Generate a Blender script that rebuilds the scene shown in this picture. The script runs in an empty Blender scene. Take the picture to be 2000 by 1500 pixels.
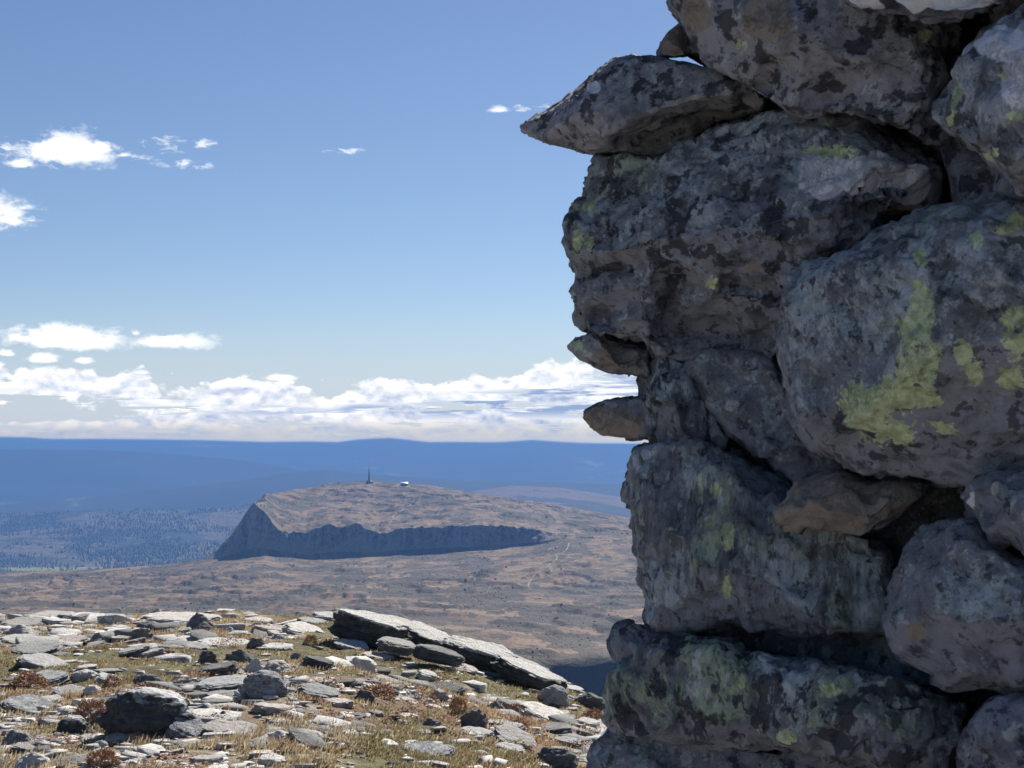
import bpy, bmesh, math, random
import numpy as np
from mathutils import Vector, Matrix, Euler
from mathutils.geometry import delaunay_2d_cdt

random.seed(7)
RNG = np.random.default_rng(11)
SC = bpy.context.scene
COL = SC.collection

# ------------------------------------------------------------------ camera
F = 2900.0                      # focal length in pixels of the 2000 px wide photograph
CAMZ = 1.65
PITCH = math.atan(100.0 / F)    # true horizon lies 100 px under the middle
cam_d = bpy.data.cameras.new('camera')
cam_d.sensor_width = 36.0
cam_d.lens = 36.0 * F / 2000.0
cam_d.clip_start = 0.05
cam_d.clip_end = 200000.0
cam_d.dof.use_dof = True
cam_d.dof.focus_distance = 7.0
cam_d.dof.aperture_fstop = 26.0
cam = bpy.data.objects.new('camera', cam_d)
COL.objects.link(cam)
cam.location = (0, 0, CAMZ)
cam.rotation_euler = (math.pi / 2 + PITCH, 0, 0)
SC.camera = cam

# ------------------------------------------------------------------ sun, exposure
SUN_EL, SUN_AZ = math.radians(38.0), math.radians(20.0)     # azimuth measured from +Y (view) to +X (right)
sun_d = bpy.data.lights.new('sun', 'SUN')
sun_d.energy = 5.0
sun_d.angle = math.radians(0.53)
sun_d.color = (1.0, 0.94, 0.86)
sun = bpy.data.objects.new('sun', sun_d)
COL.objects.link(sun)
to_sun = Vector((math.sin(SUN_AZ) * math.cos(SUN_EL), math.cos(SUN_AZ) * math.cos(SUN_EL), math.sin(SUN_EL)))
sun.rotation_euler = to_sun.to_track_quat('Z', 'Y').to_euler()
sun.location = to_sun * 50

SC.view_settings.view_transform = 'Standard'
SC.view_settings.look = 'None'
SC.view_settings.exposure = 0.72
SC.view_settings.gamma = 1.0
SC.view_settings.use_curve_mapping = False
SC.render.engine = 'CYCLES'
SC.cycles.max_bounces = 5
SC.cycles.diffuse_bounces = 4
SC.cycles.volume_bounces = 0
SC.cycles.use_denoising = True
SC.cycles.caustics_reflective = False
SC.cycles.caustics_refractive = False


# ------------------------------------------------------------------ node helpers
class NT:
    def __init__(self, tree):
        self.t = tree
        self.n = tree.nodes
        self.l = tree.links

    def node(self, kind, **kw):
        nd = self.n.new(kind)
        for k, v in kw.items():
            setattr(nd, k, v)
        return nd

    def put(self, sock, v):
        if hasattr(v, 'is_linked') or isinstance(v, bpy.types.NodeSocket):
            self.l.new(v, sock)
        elif v is not None:
            sock.default_value = v

    def m(self, op, a, b=None, c=None, clamp=False):
        nd = self.node('ShaderNodeMath', operation=op, use_clamp=clamp)
        self.put(nd.inputs[0], a)
        if b is not None:
            self.put(nd.inputs[1], b)
        if c is not None:
            self.put(nd.inputs[2], c)
        return nd.outputs[0]

    def step(self, v, lo, hi):
        nd = self.node('ShaderNodeMapRange', interpolation_type='SMOOTHSTEP')
        self.put(nd.inputs[0], v)
        self.put(nd.inputs[1], lo)
        self.put(nd.inputs[2], hi)
        return nd.outputs[0]

    def lin(self, v, lo, hi, a=0.0, b=1.0):
        nd = self.node('ShaderNodeMapRange')
        self.put(nd.inputs[0], v)
        for i, x in enumerate((lo, hi, a, b)):
            self.put(nd.inputs[i + 1], x)
        return nd.outputs[0]

    def noise(self, vec, scale, detail=6.0, rough=0.6, dist=0.0, lac=2.0):
        nd = self.node('ShaderNodeTexNoise')
        if vec is not None:
            self.l.new(vec, nd.inputs['Vector'])
        nd.inputs['Scale'].default_value = scale
        nd.inputs['Detail'].default_value = detail
        nd.inputs['Roughness'].default_value = rough
        nd.inputs['Lacunarity'].default_value = lac
        nd.inputs['Distortion'].default_value = dist
        return nd.outputs['Fac']

    def voro(self, vec, scale, feature='F1', out='Distance', rnd=1.0):
        nd = self.node('ShaderNodeTexVoronoi', feature=feature)
        self.l.new(vec, nd.inputs['Vector'])
        nd.inputs['Scale'].default_value = scale
        nd.inputs['Randomness'].default_value = rnd
        return nd.outputs[out]

    def mix(self, f, a, b, blend='MIX'):
        nd = self.node('ShaderNodeMix', data_type='RGBA', blend_type=blend)
        self.put(nd.inputs[0], f)
        for s, v in ((nd.inputs[6], a), (nd.inputs[7], b)):
            if isinstance(v, (tuple, list)):
                v = tuple(v) + (1.0,) if len(v) == 3 else v
            self.put(s, v)
        return nd.outputs[2]

    def xyz(self, x, y, z):
        nd = self.node('ShaderNodeCombineXYZ')
        for i, v in enumerate((x, y, z)):
            self.put(nd.inputs[i], v)
        return nd.outputs[0]

    def vscale(self, vec, s):
        nd = self.node('ShaderNodeVectorMath', operation='MULTIPLY')
        self.l.new(vec, nd.inputs[0])
        nd.inputs[1].default_value = s
        return nd.outputs[0]

    def vadd(self, a, b):
        nd = self.node('ShaderNodeVectorMath', operation='ADD')
        self.l.new(a, nd.inputs[0])
        self.put(nd.inputs[1], b)
        return nd.outputs[0]

    def attr(self, name):
        nd = self.node('ShaderNodeAttribute', attribute_name=name)
        return nd


# ------------------------------------------------------------------ world: clear autumn sky with a cloud bank
W = bpy.data.worlds.new('World')
SC.world = W
W.use_nodes = True
W.node_tree.nodes.clear()
w = NT(W.node_tree)
sky = w.node('ShaderNodeTexSky', sky_type='NISHITA')
sky.sun_disc = False
sky.sun_elevation = SUN_EL
sky.sun_rotation = SUN_AZ
sky.altitude = 1100
sky.air_density = 1.0
sky.dust_density = 0.35
sky.ozone_density = 2.2
bg = w.node('ShaderNodeBackground')
bg.inputs['Strength'].default_value = 0.05
wo = w.node('ShaderNodeOutputWorld')
w.l.new(bg.outputs[0], wo.inputs[0])
tc = w.node('ShaderNodeTexCoord')
sep = w.node('ShaderNodeSeparateXYZ')
w.l.new(tc.outputs['Generated'], sep.inputs[0])
dx, dy, dz = sep.outputs
az = w.m('ARCTAN2', dx, dy)
el = w.m('ARCSINE', dz)


def pa(px):
    return math.atan((px - 1000.0) / F)


def pe(py):
    return math.atan((850.0 - py) / F)


def cloud_noise(de):
    e2 = w.m('ADD', el, de)
    v = w.xyz(w.m('MULTIPLY', az, 27.0), w.m('MULTIPLY', e2, 48.0), 3.7)
    n = w.noise(v, 1.0, 9.0, 0.58, 0.25)
    # billows: rounded cells carve the tops
    vb = w.voro(w.xyz(w.m('MULTIPLY', az, 120.0), w.m('MULTIPLY', e2, 190.0), w.m('MULTIPLY', n, 1.5)), 1.0, 'SMOOTH_F1')
    return w.m('SUBTRACT', n, w.m('MULTIPLY', w.m('SUBTRACT', vb, 0.45), 0.15))


N0 = cloud_noise(0.0)
N1 = cloud_noise(0.005)
# single clouds: (px, py, half width, half height, strength)
CL = [(120, 306, 105, 40, 1.0), (185, 300, 80, 26, 0.85), (238, 312, 60, 18, .55), (36, 339, 40, 17, .8), 
      (-60, 436, 130, 46, 1.0), (40, 420, 90, 20, .5), (60, 446, 70, 12, .5), (-20, 300, 40, 12, .3),
      (120, 660, 118, 36, 1.0), (45, 664, 60, 22, .8), (180, 676, 60, 16, .7),
      (262, 650, 20, 20, .55), (330, 665, 84, 22, .9), (975, 207, 38, 13, .62), 
      (545, 737, 40, 10, .85), (629, 741, 9, 5, .5), (275, 729, 30, 8, .6), (160, 706, 34, 14, .75), (80, 703, 48, 18, .8), (10, 694, 34, 14, .7), (335, 730, 12, 6, .35),
      ]
fine = w.noise(w.xyz(w.m('MULTIPLY', az, 150.0), w.m('MULTIPLY', el, 260.0), 1.3), 1.0, 6.0, 0.62, 0.4)
q = None
for (px, py, hw, hh, s) in CL:
    a = w.m('MULTIPLY', w.m('SUBTRACT', az, pa(px)), F / hw)
    e = w.m('MULTIPLY', w.m('SUBTRACT', el, pe(py + hh * .35)), F / (hh * 1.1))
    e = w.m('MAXIMUM', e, w.m('MULTIPLY', e, -1.9))           # flatter foot
    r = w.m('SQRT', w.m('ADD', w.m('MULTIPLY', a, a), w.m('MULTIPLY', e, e)))
    k = w.m('SUBTRACT', s * 0.95 - 0.05, w.m('MULTIPLY', r, 0.80))
    q = k if q is None else w.m('MAXIMUM', q, k)
qw = None
for (px, py, hw, hh) in [(322, 294, 60, 20), (356, 330, 74, 12), (388, 291, 40, 15), (683, 297, 44, 11), (642, 296, 22, 9), (1072, 205, 36, 11), (1020, 207, 22, 9), (10, 322, 60, 22), (80, 345, 50, 10), (262, 318, 40, 12)]:
    a = w.m('MULTIPLY', w.m('SUBTRACT', az, pa(px)), F / hw)
    e = w.m('MULTIPLY', w.m('SUBTRACT', el, pe(py)), F / hh)
    k = w.m('SUBTRACT', 1.0, w.m('SQRT', w.m('ADD', w.m('MULTIPLY', a, a), w.m('MULTIPLY', e, e))))
    qw = k if qw is None else w.m('MAXIMUM', qw, k)
wn = w.noise(w.xyz(w.m('MULTIPLY', az, 95.0), w.m('MULTIPLY', el, 210.0), 7.7), 1.0, 8.0, 0.65, 0.6)
wisp = w.m('MULTIPLY', w.step(w.m('ADD', w.m('MULTIPLY', qw, 0.55), w.m('MULTIPLY', w.m('SUBTRACT', wn, 0.5), 3.2)), 0.12, 0.95), w.m('MULTIPLY', w.step(qw, 0.0, 0.3), 0.72))
qn = w.m('ADD', q, w.m('MULTIPLY', w.m('SUBTRACT', N0, 0.5), 1.9))
qn = w.m('ADD', qn, w.m('MULTIPLY', w.m('SUBTRACT', fine, 0.5), 0.9))
single = w.m('MULTIPLY', w.step(qn, 0.0, 0.45), w.lin(q, 0.0, 0.5, 0.35, 1.0))
# other small clouds around the rest of the sky
offv = w.step(w.m('ABSOLUTE', az), 0.42, 0.7)
other = w.m('MULTIPLY', w.step(w.m('ADD', N0, w.m('MULTIPLY', el, -0.35)), 0.58, 0.70), w.m('MULTIPLY', offv, w.step(el, 0.05, 0.12)))
# the bank along the horizon
ramp = w.node('ShaderNodeValToRGB')
ramp.color_ramp.interpolation = 'EASE'
pts = [(-200, .050), (0, .047), (120, .045), (230, .039), (340, .033), (430, .032), (520, .034), (640, .031), (700, .035), (780, .0345), (860, .0375), (930, .0425), (1010, .044), (1100, .0505), (1180, .052), (1300, .053), (1700, .048), (2300, .046)]
while len(ramp.color_ramp.elements) < len(pts):
    ramp.color_ramp.elements.new(0.5)
for el_, (px, v) in zip(ramp.color_ramp.elements, pts):
    el_.position = (pa(px) + 0.5) / 1.0
    g = v * 10
    el_.color = (g, g, g, 1)
w.l.new(w.m('ADD', az, 0.5), ramp.inputs[0])
etop = w.m('MULTIPLY', ramp.outputs[0], 0.1)
below = w.m('MULTIPLY', w.m('SUBTRACT', etop, el), 34.0)
bank_d = w.m('ADD', w.m('MINIMUM', below, 0.50), w.m('MULTIPLY', w.m('ADD', w.m('SUBTRACT', N0, 0.50), w.m('MULTIPLY', w.m('SUBTRACT', fine, 0.5), 0.10)), 2.0))
# a clearer gap low at the left
gap = w.m('MULTIPLY', w.step(az, pa(420), pa(120)), w.m('MULTIPLY', w.step(el, pe(840), pe(815)), w.step(el, pe(745), pe(800))))
slit = w.noise(w.xyz(w.m('MULTIPLY', az, 13.0), w.m('MULTIPLY', el, 230.0), 4.4), 1.0, 6.0, 0.6, 0.3)
slit = w.m('MULTIPLY', w.step(slit, 0.50, 0.62), w.m('MULTIPLY', w.step(w.m('SUBTRACT', etop, el), 0.006, 0.016), 0.5))
bank_d = w.m('SUBTRACT', bank_d, slit)
bank = w.m('MULTIPLY', w.step(w.m('SUBTRACT', bank_d, w.m('MULTIPLY', gap, 0.6)), 0.0, 0.20), w.step(el, pe(866), pe(850)))
alpha = w.m('MAXIMUM', w.m('MAXIMUM', w.m('MAXIMUM', single, wisp), other), bank)
# shading of the clouds: thicker towards the foot = greyer blue
lit = w.m('ADD', 0.62, w.m('MULTIPLY', w.m('SUBTRACT', N0, N1), 3.6), clamp=True)
streak = w.noise(w.xyz(w.m('MULTIPLY', az, 16.0), w.m('MULTIPLY', el, 190.0), 9.0), 1.0, 5.0, 0.55, 0.2)
depth = w.m('MULTIPLY', w.step(w.m('SUBTRACT', etop, el), 0.009, 0.018), w.step(el, pe(832), pe(800)))
shade = w.m('MULTIPLY', w.m('MULTIPLY', depth, w.step(streak, 0.42, 0.56)), bank)
shade = w.m('MULTIPLY', shade, w.lin(az, pa(150), pa(600), 0.35, 1.0))
shade2 = w.m('MULTIPLY', w.m('SUBTRACT', 1.0, lit), w.m('MULTIPLY', bank, 0.9))
shade = w.m('MAXIMUM', shade, shade2, clamp=True)
white = w.mix(w.step(el, pe(850), pe(800)), (0.70, 0.66, 0.66), (1.25, 1.24, 1.22))
white = w.mix(w.step(el, pe(700), pe(640)), white, (1.15, 1.17, 1.2))
ccol = w.mix(shade, white, (0.32, 0.44, 0.70))
alpha = w.m('MULTIPLY', alpha, w.lin(el, pe(852), pe(820), 0.55, 1.0))
skyc = w.mix(1.0, sky.outputs[0], (0.84, 0.895, 1.03), 'MULTIPLY')
ccol = w.mix(1.0, ccol, (12.0, 12.0, 12.0), 'MULTIPLY')
veil = w.m('MULTIPLY', w.step(el, pe(560), pe(850)), 0.75)       # the thin far haze low in the sky
skyc = w.mix(veil, skyc, (6.8, 7.75, 9.5))
w.l.new(w.mix(alpha, skyc, ccol), bg.inputs['Color'])


# ------------------------------------------------------------------ maths helpers
def P(px, py, Y):
    """the point at depth Y (metres along the view, world +Y) seen at that place of the photograph"""
    u = (np.asarray(px, float) - 1000.0) / F
    v = (750.0 - np.asarray(py, float)) / F
    c, s = math.cos(PITCH), math.sin(PITCH)
    dyy = c - v * s
    k = np.asarray(Y, float) / dyy
    return np.stack([u * k, dyy * k, (s + v * c) * k + CAMZ], -1)


def _hash(ix, iy, iz, seed):
    h = (ix.astype(np.int64) * 374761393 + iy.astype(np.int64) * 668265263 + iz.astype(np.int64) * 2147483647 + seed * 974634777) & 0xFFFFFFFF
    h = ((h ^ (h >> 13)) * 1274126177) & 0xFFFFFFFF
    h = ((h ^ (h >> 16)) * 2246822519) & 0xFFFFFFFF
    h ^= h >> 15
    return (h & 0xFFFFFF).astype(np.float64) / 16777215.0


def vnoise(x, y, z=None, seed=0):
    x = np.asarray(x, float)
    y = np.asarray(y, float)
    three = z is not None
    z = np.asarray(z, float) if three else np.zeros_like(x)
    ix, iy, iz = np.floor(x), np.floor(y), np.floor(z)
    fx, fy, fz = x - ix, y - iy, z - iz
    fx, fy, fz = (f * f * f * (f * (f * 6 - 15) + 10) for f in (fx, fy, fz))
    r = 0
    for a in (0, 1):
        for b in (0, 1):
            for c in ((0, 1) if three else (0,)):
                wgt = (fx if a else 1 - fx) * (fy if b else 1 - fy) * ((fz if c else 1 - fz) if three else 1)
                r = r + wgt * _hash(ix + a, iy + b, iz + c, seed)
    return r


def fbm(x, y, z=None, seed=0, oct=4, gain=0.5):
    t, amp, s, k = 0, 1.0, 0, 1.0
    for o in range(oct):
        t = t + amp * vnoise(np.asarray(x) * k, np.asarray(y) * k, None if z is None else np.asarray(z) * k, seed + o * 17)
        s += amp
        amp *= gain
        k *= 2.03
    return t / s


def sm(x, a, b):
    t = np.clip((np.asarray(x, float) - a) / (b - a), 0, 1)
    return t * t * (3 - 2 * t)


def mesh_from(name, verts, faces, smooth=True, attrs=None):
    """verts (n,3); faces (m,3) or (m,4) arrays"""
    me = bpy.data.meshes.new(name)
    verts = np.asarray(verts, np.float32)
    faces = np.asarray(faces, np.int32)
    k = faces.shape[1]
    me.vertices.add(len(verts))
    me.vertices.foreach_set('co', verts.ravel())
    me.loops.add(faces.size)
    me.loops.foreach_set('vertex_index', faces.ravel())
    me.polygons.add(len(faces))
    me.polygons.foreach_set('loop_start', np.arange(len(faces), dtype=np.int32) * k)
    me.polygons.foreach_set('loop_total', np.full(len(faces), k, np.int32))
    me.update(calc_edges=True)
    me.validate()
    if smooth:
        me.polygons.foreach_set('use_smooth', np.ones(len(me.polygons), bool))
    for an, av in (attrs or {}).items():
        at = me.attributes.new(an, 'FLOAT', 'POINT')
        at.data.foreach_set('value', np.asarray(av, np.float32).ravel())
    return me


def add(name, me, mat=None, parent=None, loc=None, **props):
    o = bpy.data.objects.new(name, me)
    COL.objects.link(o)
    if mat is not None and me is not None and not me.materials:
        me.materials.append(mat)
    if parent is not None:
        o.parent = parent
    if loc is not None:
        o.location = loc
    for k, v in props.items():
        if v:
            o[k] = v
    return o


def new_mat(name):
    m = bpy.data.materials.new(name)
    m.use_nodes = True
    m.node_tree.nodes.clear()
    t = NT(m.node_tree)
    b = t.node('ShaderNodeBsdfPrincipled')
    b.inputs['Roughness'].default_value = 0.9
    b.inputs['Specular IOR Level'].default_value = 0.2
    o = t.node('ShaderNodeOutputMaterial')
    t.l.new(b.outputs[0], o.inputs[0])
    return m, t, b


def bump(t, b, h, dist, strength=1.0):
    nd = t.node('ShaderNodeBump')
    nd.inputs['Strength'].default_value = strength
    nd.inputs['Distance'].default_value = dist
    t.l.new(h, nd.inputs['Height'])
    t.l.new(nd.outputs[0], b.inputs['Normal'])


def grid_faces(nr, nc, wrap=False):
    r = np.arange(nr - 1)[:, None]
    c = np.arange(nc if wrap else nc - 1)[None, :]
    c2 = (c + 1) % nc
    a = r * nc + c
    b = r * nc + c2
    return np.stack([a, b, b + nc, a + nc], -1).reshape(-1, 4)


# ------------------------------------------------------------------ materials
def lichen_rock(name, stretch=(1, 1, 1), crust=0.5, green=0.3, base=(0.30, 0.31, 0.345), dark=(0.11, 0.113, 0.132), scale=1.0, pale=(0.50, 0.555, 0.58)):
    m, t, b = new_mat(name)
    tcn = t.node('ShaderNodeTexCoord')
    oi = t.node('ShaderNodeObjectInfo')
    v = t.vscale(tcn.outputs['Object'], tuple(s * scale for s in stretch))
    off = t.vscale(t.xyz(oi.outputs['Random'], oi.outputs['Random'], oi.outputs['Random']), (37.0, 91.0, 53.0))
    v = t.vadd(v, off)
    big = t.noise(v, 6.0, 4.0, 0.55)
    mid = t.noise(v, 17.0, 9.0, 0.66, 0.3)
    fine = t.noise(v, 70.0, 6.0, 0.7)
    cell = t.voro(t.vadd(v, t.xyz(mid, fine, mid)), 26.0)
    c = t.mix(t.step(mid, 0.32, 0.54), dark, base)
    c = t.mix(t.m('MULTIPLY', t.step(big, 0.5, 0.7), 0.6), c, (0.36, 0.35, 0.365))
    # grey crust lichen in ragged patches
    fs = t.attr('bare').outputs['Fac']
    cm = t.m('ADD', t.m('MULTIPLY', big, 0.75), t.m('MULTIPLY', mid, 0.9))
    cm = t.m('ADD', cm, t.m('MULTIPLY', cell, -0.35))
    cm = t.m('SUBTRACT', cm, t.m('MULTIPLY', fs, 0.32))
    lo = 0.86 - 0.30 * crust
    cm = t.m('ADD', cm, t.m('MULTIPLY', t.m('SUBTRACT', t.noise(v, 55.0, 4.0, .6), 0.5), 0.55))
    crustm = t.step(cm, lo, lo + 0.06)
    tint = t.noise(v, 4.3, 3.0, 0.5)
    pc = t.mix(t.step(tint, 0.60 - 0.3 * green, 0.78 - 0.3 * green), pale, (0.40, 0.475, 0.31))
    pc = t.mix(t.step(fine, 0.42, 0.64), t.mix(0.42, pc, (0.12, 0.128, 0.135)), pc)
    c = t.mix(t.m('MULTIPLY', crustm, 0.88), c, pc)
    # whiter crust specks and black lichen
    n2 = t.noise(v, 33.0, 5.0, 0.6)
    c = t.mix(t.m('MULTIPLY', t.step(n2, 0.58, 0.64), t.m('SUBTRACT', 0.85, t.m('MULTIPLY', fs, 0.6))), c, (0.52, 0.54, 0.54))
    n3 = t.noise(v, 21.0, 7.0, 0.62, 0.2)
    spread = t.m('ADD', t.noise(v, 2.6, 3.0, .5), t.m('MULTIPLY', t.m('SUBTRACT', t.m('FRACT', t.m('MULTIPLY', oi.outputs['Random'], 5.7)), .5), .3))
    n5 = t.noise(v, 44.0, 6.0, .65)
    c = t.mix(t.m('MULTIPLY', t.step(n5, .57, .62), 0.8), c, (0.07, 0.07, 0.08))
    c = t.mix(t.m('MULTIPLY', t.m('MULTIPLY', t.step(n3, 0.54, 0.58), t.step(spread, .46, .56)), 0.88), c, (0.055, 0.056, 0.068))
    # bare tan rock, quartz, yellow map lichen where the stone carries them
    tn = t.attr('tan').outputs['Fac']
    c = t.mix(t.step(t.m('ADD', tn, t.m('MULTIPLY', t.m('SUBTRACT', mid, 0.5), 0.9)), 0.45, 0.6), c, t.mix(fine, (0.22, 0.18, 0.15), (0.42, 0.36, 0.30)))
    wq = t.attr('quartz').outputs['Fac']
    c = t.mix(t.step(t.m('ADD', wq, t.m('MULTIPLY', t.m('SUBTRACT', mid, 0.5), 0.9)), 0.34, 0.44), c, t.mix(big, (0.88, 0.86, 0.86), (0.70, 0.70, 0.73)))
    yl = t.attr('yellow').outputs['Fac']
    ym = t.m('ADD', yl, t.m('MULTIPLY', t.m('SUBTRACT', t.noise(v, 26.0, 7.0, 0.72), 0.5), 2.3))
    ym = t.m('MULTIPLY', t.step(t.m('SUBTRACT', ym, t.m('MULTIPLY', t.step(t.noise(v, 60.0, 4.0, 0.6), 0.54, 0.60), 0.30)), 0.36, 0.42), 0.95)
    c = t.mix(ym, c, t.mix(t.step(fine, 0.38, 0.62), (0.43, 0.50, 0.27), (0.72, 0.78, 0.46)))
    t.l.new(c, b.inputs['Base Color'])
    h = t.m('ADD', t.m('MULTIPLY', mid, 0.7), t.m('MULTIPLY', fine, 0.35))
    h = t.m('ADD', h, t.m('MULTIPLY', crustm, 0.12))
    bump(t, b, h, 0.016 / scale, 0.9)
    return m


M_STONE = lichen_rock('lichen_grey_stone', crust=0.95, green=0.25)
M_GREEN = lichen_rock('green_lichen_stone', stretch=(1, 1, 0.6), crust=1.05, green=0.85)
M_STREAK = lichen_rock('streaked_lichen_stone', stretch=(1.5, 1.5, 0.42), crust=1.0, green=0.35)
M_BARE = lichen_rock('bare_dark_stone', crust=0.6, green=0.2, base=(0.27, 0.28, 0.325))
M_BROWN = lichen_rock('brown_grey_stone', crust=0.6, green=0.2, base=(0.36, 0.355, 0.375), dark=(0.14, 0.138, 0.15))


def ground_rock(name, pale, dark, warm=0.5, lich=0.5):
    m, t, b = new_mat(name)
    tcn = t.node('ShaderNodeTexCoord')
    geo = t.node('ShaderNodeNewGeometry')
    oi = t.node('ShaderNodeObjectInfo')
    rnd = oi.outputs['Random']
    off = t.vscale(t.xyz(rnd, rnd, rnd), (57.0, 31.0, 83.0))
    v = t.vadd(geo.outputs['Position'], off)
    n1 = t.noise(v, 3.5, 6.0, 0.6)
    n2 = t.noise(v, 14.0, 7.0, 0.65, 0.2)
    n3 = t.noise(t.vscale(v, (1, 1, 3)), 30.0, 4.0, 0.6)
    c = t.mix(t.step(n2, 0.35, 0.65), tuple(0.72 * x for x in pale), pale)
    c = t.mix(t.m('MULTIPLY', t.step(n1, 0.5, 0.66), lich), c, (0.42, 0.44, 0.39))
    c = t.mix(t.m('MULTIPLY', t.step(rnd, 0.55, 0.95), warm), c, (0.52, 0.44, 0.37))
    c = t.mix(t.m('MULTIPLY', t.step(n3, 0.58, 0.66), 0.5), c, dark)
    c = t.mix(t.m('MULTIPLY', t.step(n2, 0.60, 0.68), 0.35), c, (0.09, 0.09, 0.085))
    k = t.lin(t.m('FRACT', t.m('MULTIPLY', rnd, 7.31)), 0, 1, 0.72, 1.1)
    c = t.mix(1.0, c, t.xyz(k, k, k), 'MULTIPLY')
    t.l.new(c, b.inputs['Base Color'])
    bump(t, b, t.m('ADD', n2, t.m('MULTIPLY', n3, 0.5)), 0.03, 0.8)
    return m


M_PALE = ground_rock('pale_schist', (0.56, 0.555, 0.53), (0.09, 0.085, 0.08))
M_GREY = ground_rock('grey_schist', (0.38, 0.39, 0.385), (0.06, 0.06, 0.06), 0.25)
M_DARK = ground_rock('shade_dark_schist', (0.18, 0.185, 0.185), (0.05, 0.05, 0.05), 0.1, 0.35)  # darker tone, mostly puts the rocks' shaded faces into the colour
M_WHITE = ground_rock('white_quartz_rock', (0.72, 0.68, 0.63), (0.28, 0.24, 0.21), 0.4, 0.15)
M_LICH = lichen_rock('pale_lichen_boulder', crust=0.95, green=0.1, scale=0.6, pale=(0.50, 0.51, 0.50))


# ------------------------------------------------------------------ the foreground ground
CR_PX = np.array([-1500, -600, 0, 150, 300, 450, 600, 700, 780, 860, 940, 1010, 1085, 1140, 1190, 1300, 1500, 1900, 2800], float)
CR_PY = np.array([1185, 1192, 1203, 1204, 1206, 1204, 1212, 1226, 1247, 1264, 1290, 1310, 1338, 1362, 1392, 1415, 1440, 1480, 1520], float)
CR_Y = np.array([27, 27, 27, 26.5, 26, 26, 25, 24.5, 24, 23.5, 23, 22.5, 22, 21, 20, 19, 18, 17, 16], float)


def ground_z(X, Y):
    X = np.asarray(X, float)
    Y = np.asarray(Y, float)
    ye = np.maximum(Y, 9.0)
    px = 1000 + F * np.clip(X / ye, -1.2, 0.62)
    yc = np.interp(px, CR_PX, CR_Y)
    tc_ = (np.interp(px, CR_PX, CR_PY) - 850.0) / F
    zc = -yc * tc_ + CAMZ
    s = np.clip(Y / yc, -2, 1)
    sl = (zc - 0.0) / yc
    z = np.where(Y < 0, sl * Y * 0.25, sl * Y)
    back = np.maximum(Y - yc, 0)
    z = np.where(back > 0, zc + sl * back - 0.0 - (np.sqrt(back * back + 36) - 6) * 0.24, z)
    R = np.hypot(X, Y)
    z = z - np.maximum(R - 30, 0) ** 2 / (np.maximum(R - 30, 0) + 60) * np.where(Y > 0, 0.05, 0.25)
    near = sm(R, 3, 8) * (1 - sm(R, 60, 200))
    bumps = (fbm(X / 2.6, Y / 2.6, seed=3, oct=3) - 0.5) * 0.34 + (fbm(X / 0.7, Y / 0.7, seed=9, oct=3) - 0.5) * 0.13
    far = (fbm(X / 40, Y / 40, seed=21, oct=4) - 0.5) * 12 * sm(R, 60, 250)
    return z + bumps * near * (1 - 0.55 * sm(Y, yc - 5, yc - 1) * (1 - sm(back, 0, 4))) + far


def zones(X, Y):
    a = fbm(X / 1.9, Y / 3.2, seed=41, oct=4)
    b = fbm(X / 0.9, Y / 1.5, seed=55, oct=4)
    c = fbm(X / 0.8, Y / 1.2, seed=67, oct=4)
    d = fbm(X / 1.2, Y / 2.0, seed=79, oct=4)
    px = 1000 + F * X / np.maximum(Y, 5)
    greenbias = 0.10 * np.exp(-((px - 850) / 260) ** 2) + 0.10 * np.exp(-((px - 330) / 150) ** 2 - ((Y - 10.6) / 1.2) ** 2)
    green = sm(a + greenbias, 0.52, 0.62)
    red = sm(b, 0.62, 0.70)
    gravel = np.maximum(sm(c, 0.585, 0.66) * (1 - green), 1 - sm(np.hypot(X, Y) + (a - .5) * 4, 4.5, 7.0))    # unseen ground round the cairn, made stony grey to cool its bounce light
    dark = sm(d, 0.60, 0.68)
    return green, red, gravel, dark


ang = np.concatenate([np.radians(np.linspace(-30, 24, 480)), np.radians(np.linspace(25, 329, 70))])
rad = np.concatenate([np.linspace(0.4, 7.5, 22), np.linspace(7.7, 30, 330), np.geomspace(30.5, 1600, 60)])
AA, RR = np.meshgrid(ang, rad)
GX, GY = RR * np.sin(AA), RR * np.cos(AA)
GZ = ground_z(GX, GY)
gv = np.stack([GX, GY, GZ], -1).reshape(-1, 3)
zg_, zr_, zv_, zd_ = zones(gv[:, 0], gv[:, 1])
cv = np.vstack([gv, [[0, 0, ground_z(0.0, 0.0)]]])
gm = mesh_from('ground', cv, grid_faces(len(rad), len(ang), wrap=True), True,
               dict(green=np.append(zg_, 0), red=np.append(zr_, 0), gravel=np.append(zv_, 0), dark=np.append(zd_, 0)))
bm = bmesh.new()
bm.from_mesh(gm)
bm.verts.ensure_lookup_table()
cen = len(cv) - 1
for k in range(len(ang)):
    bm.faces.new((bm.verts[cen], bm.verts[(k + 1) % len(ang)], bm.verts[k]))
bm.normal_update()
bm.to_mesh(gm)
bm.free()
M_GROUND, t, b = new_mat('fell_ground')
geo = t.node('ShaderNodeNewGeometry')
pos = geo.outputs['Position']
n1 = t.noise(pos, 9.0, 8.0, 0.65)
n2 = t.noise(pos, 30.0, 6.0, 0.7)
n3 = t.noise(pos, 3.0, 5.0, 0.6)
c = t.mix(t.step(n1, 0.35, 0.65), (0.26, 0.20, 0.125), (0.43, 0.355, 0.235))
c = t.mix(t.m('MULTIPLY', t.attr('green').outputs['Fac'], 0.85), c, t.mix(t.step(n1, 0.38, 0.62), (0.07, 0.075, 0.03), (0.19, 0.18, 0.075)))
c = t.mix(t.m('MULTIPLY', t.attr('dark').outputs['Fac'], 0.7), c, (0.065, 0.05, 0.035))
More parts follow.
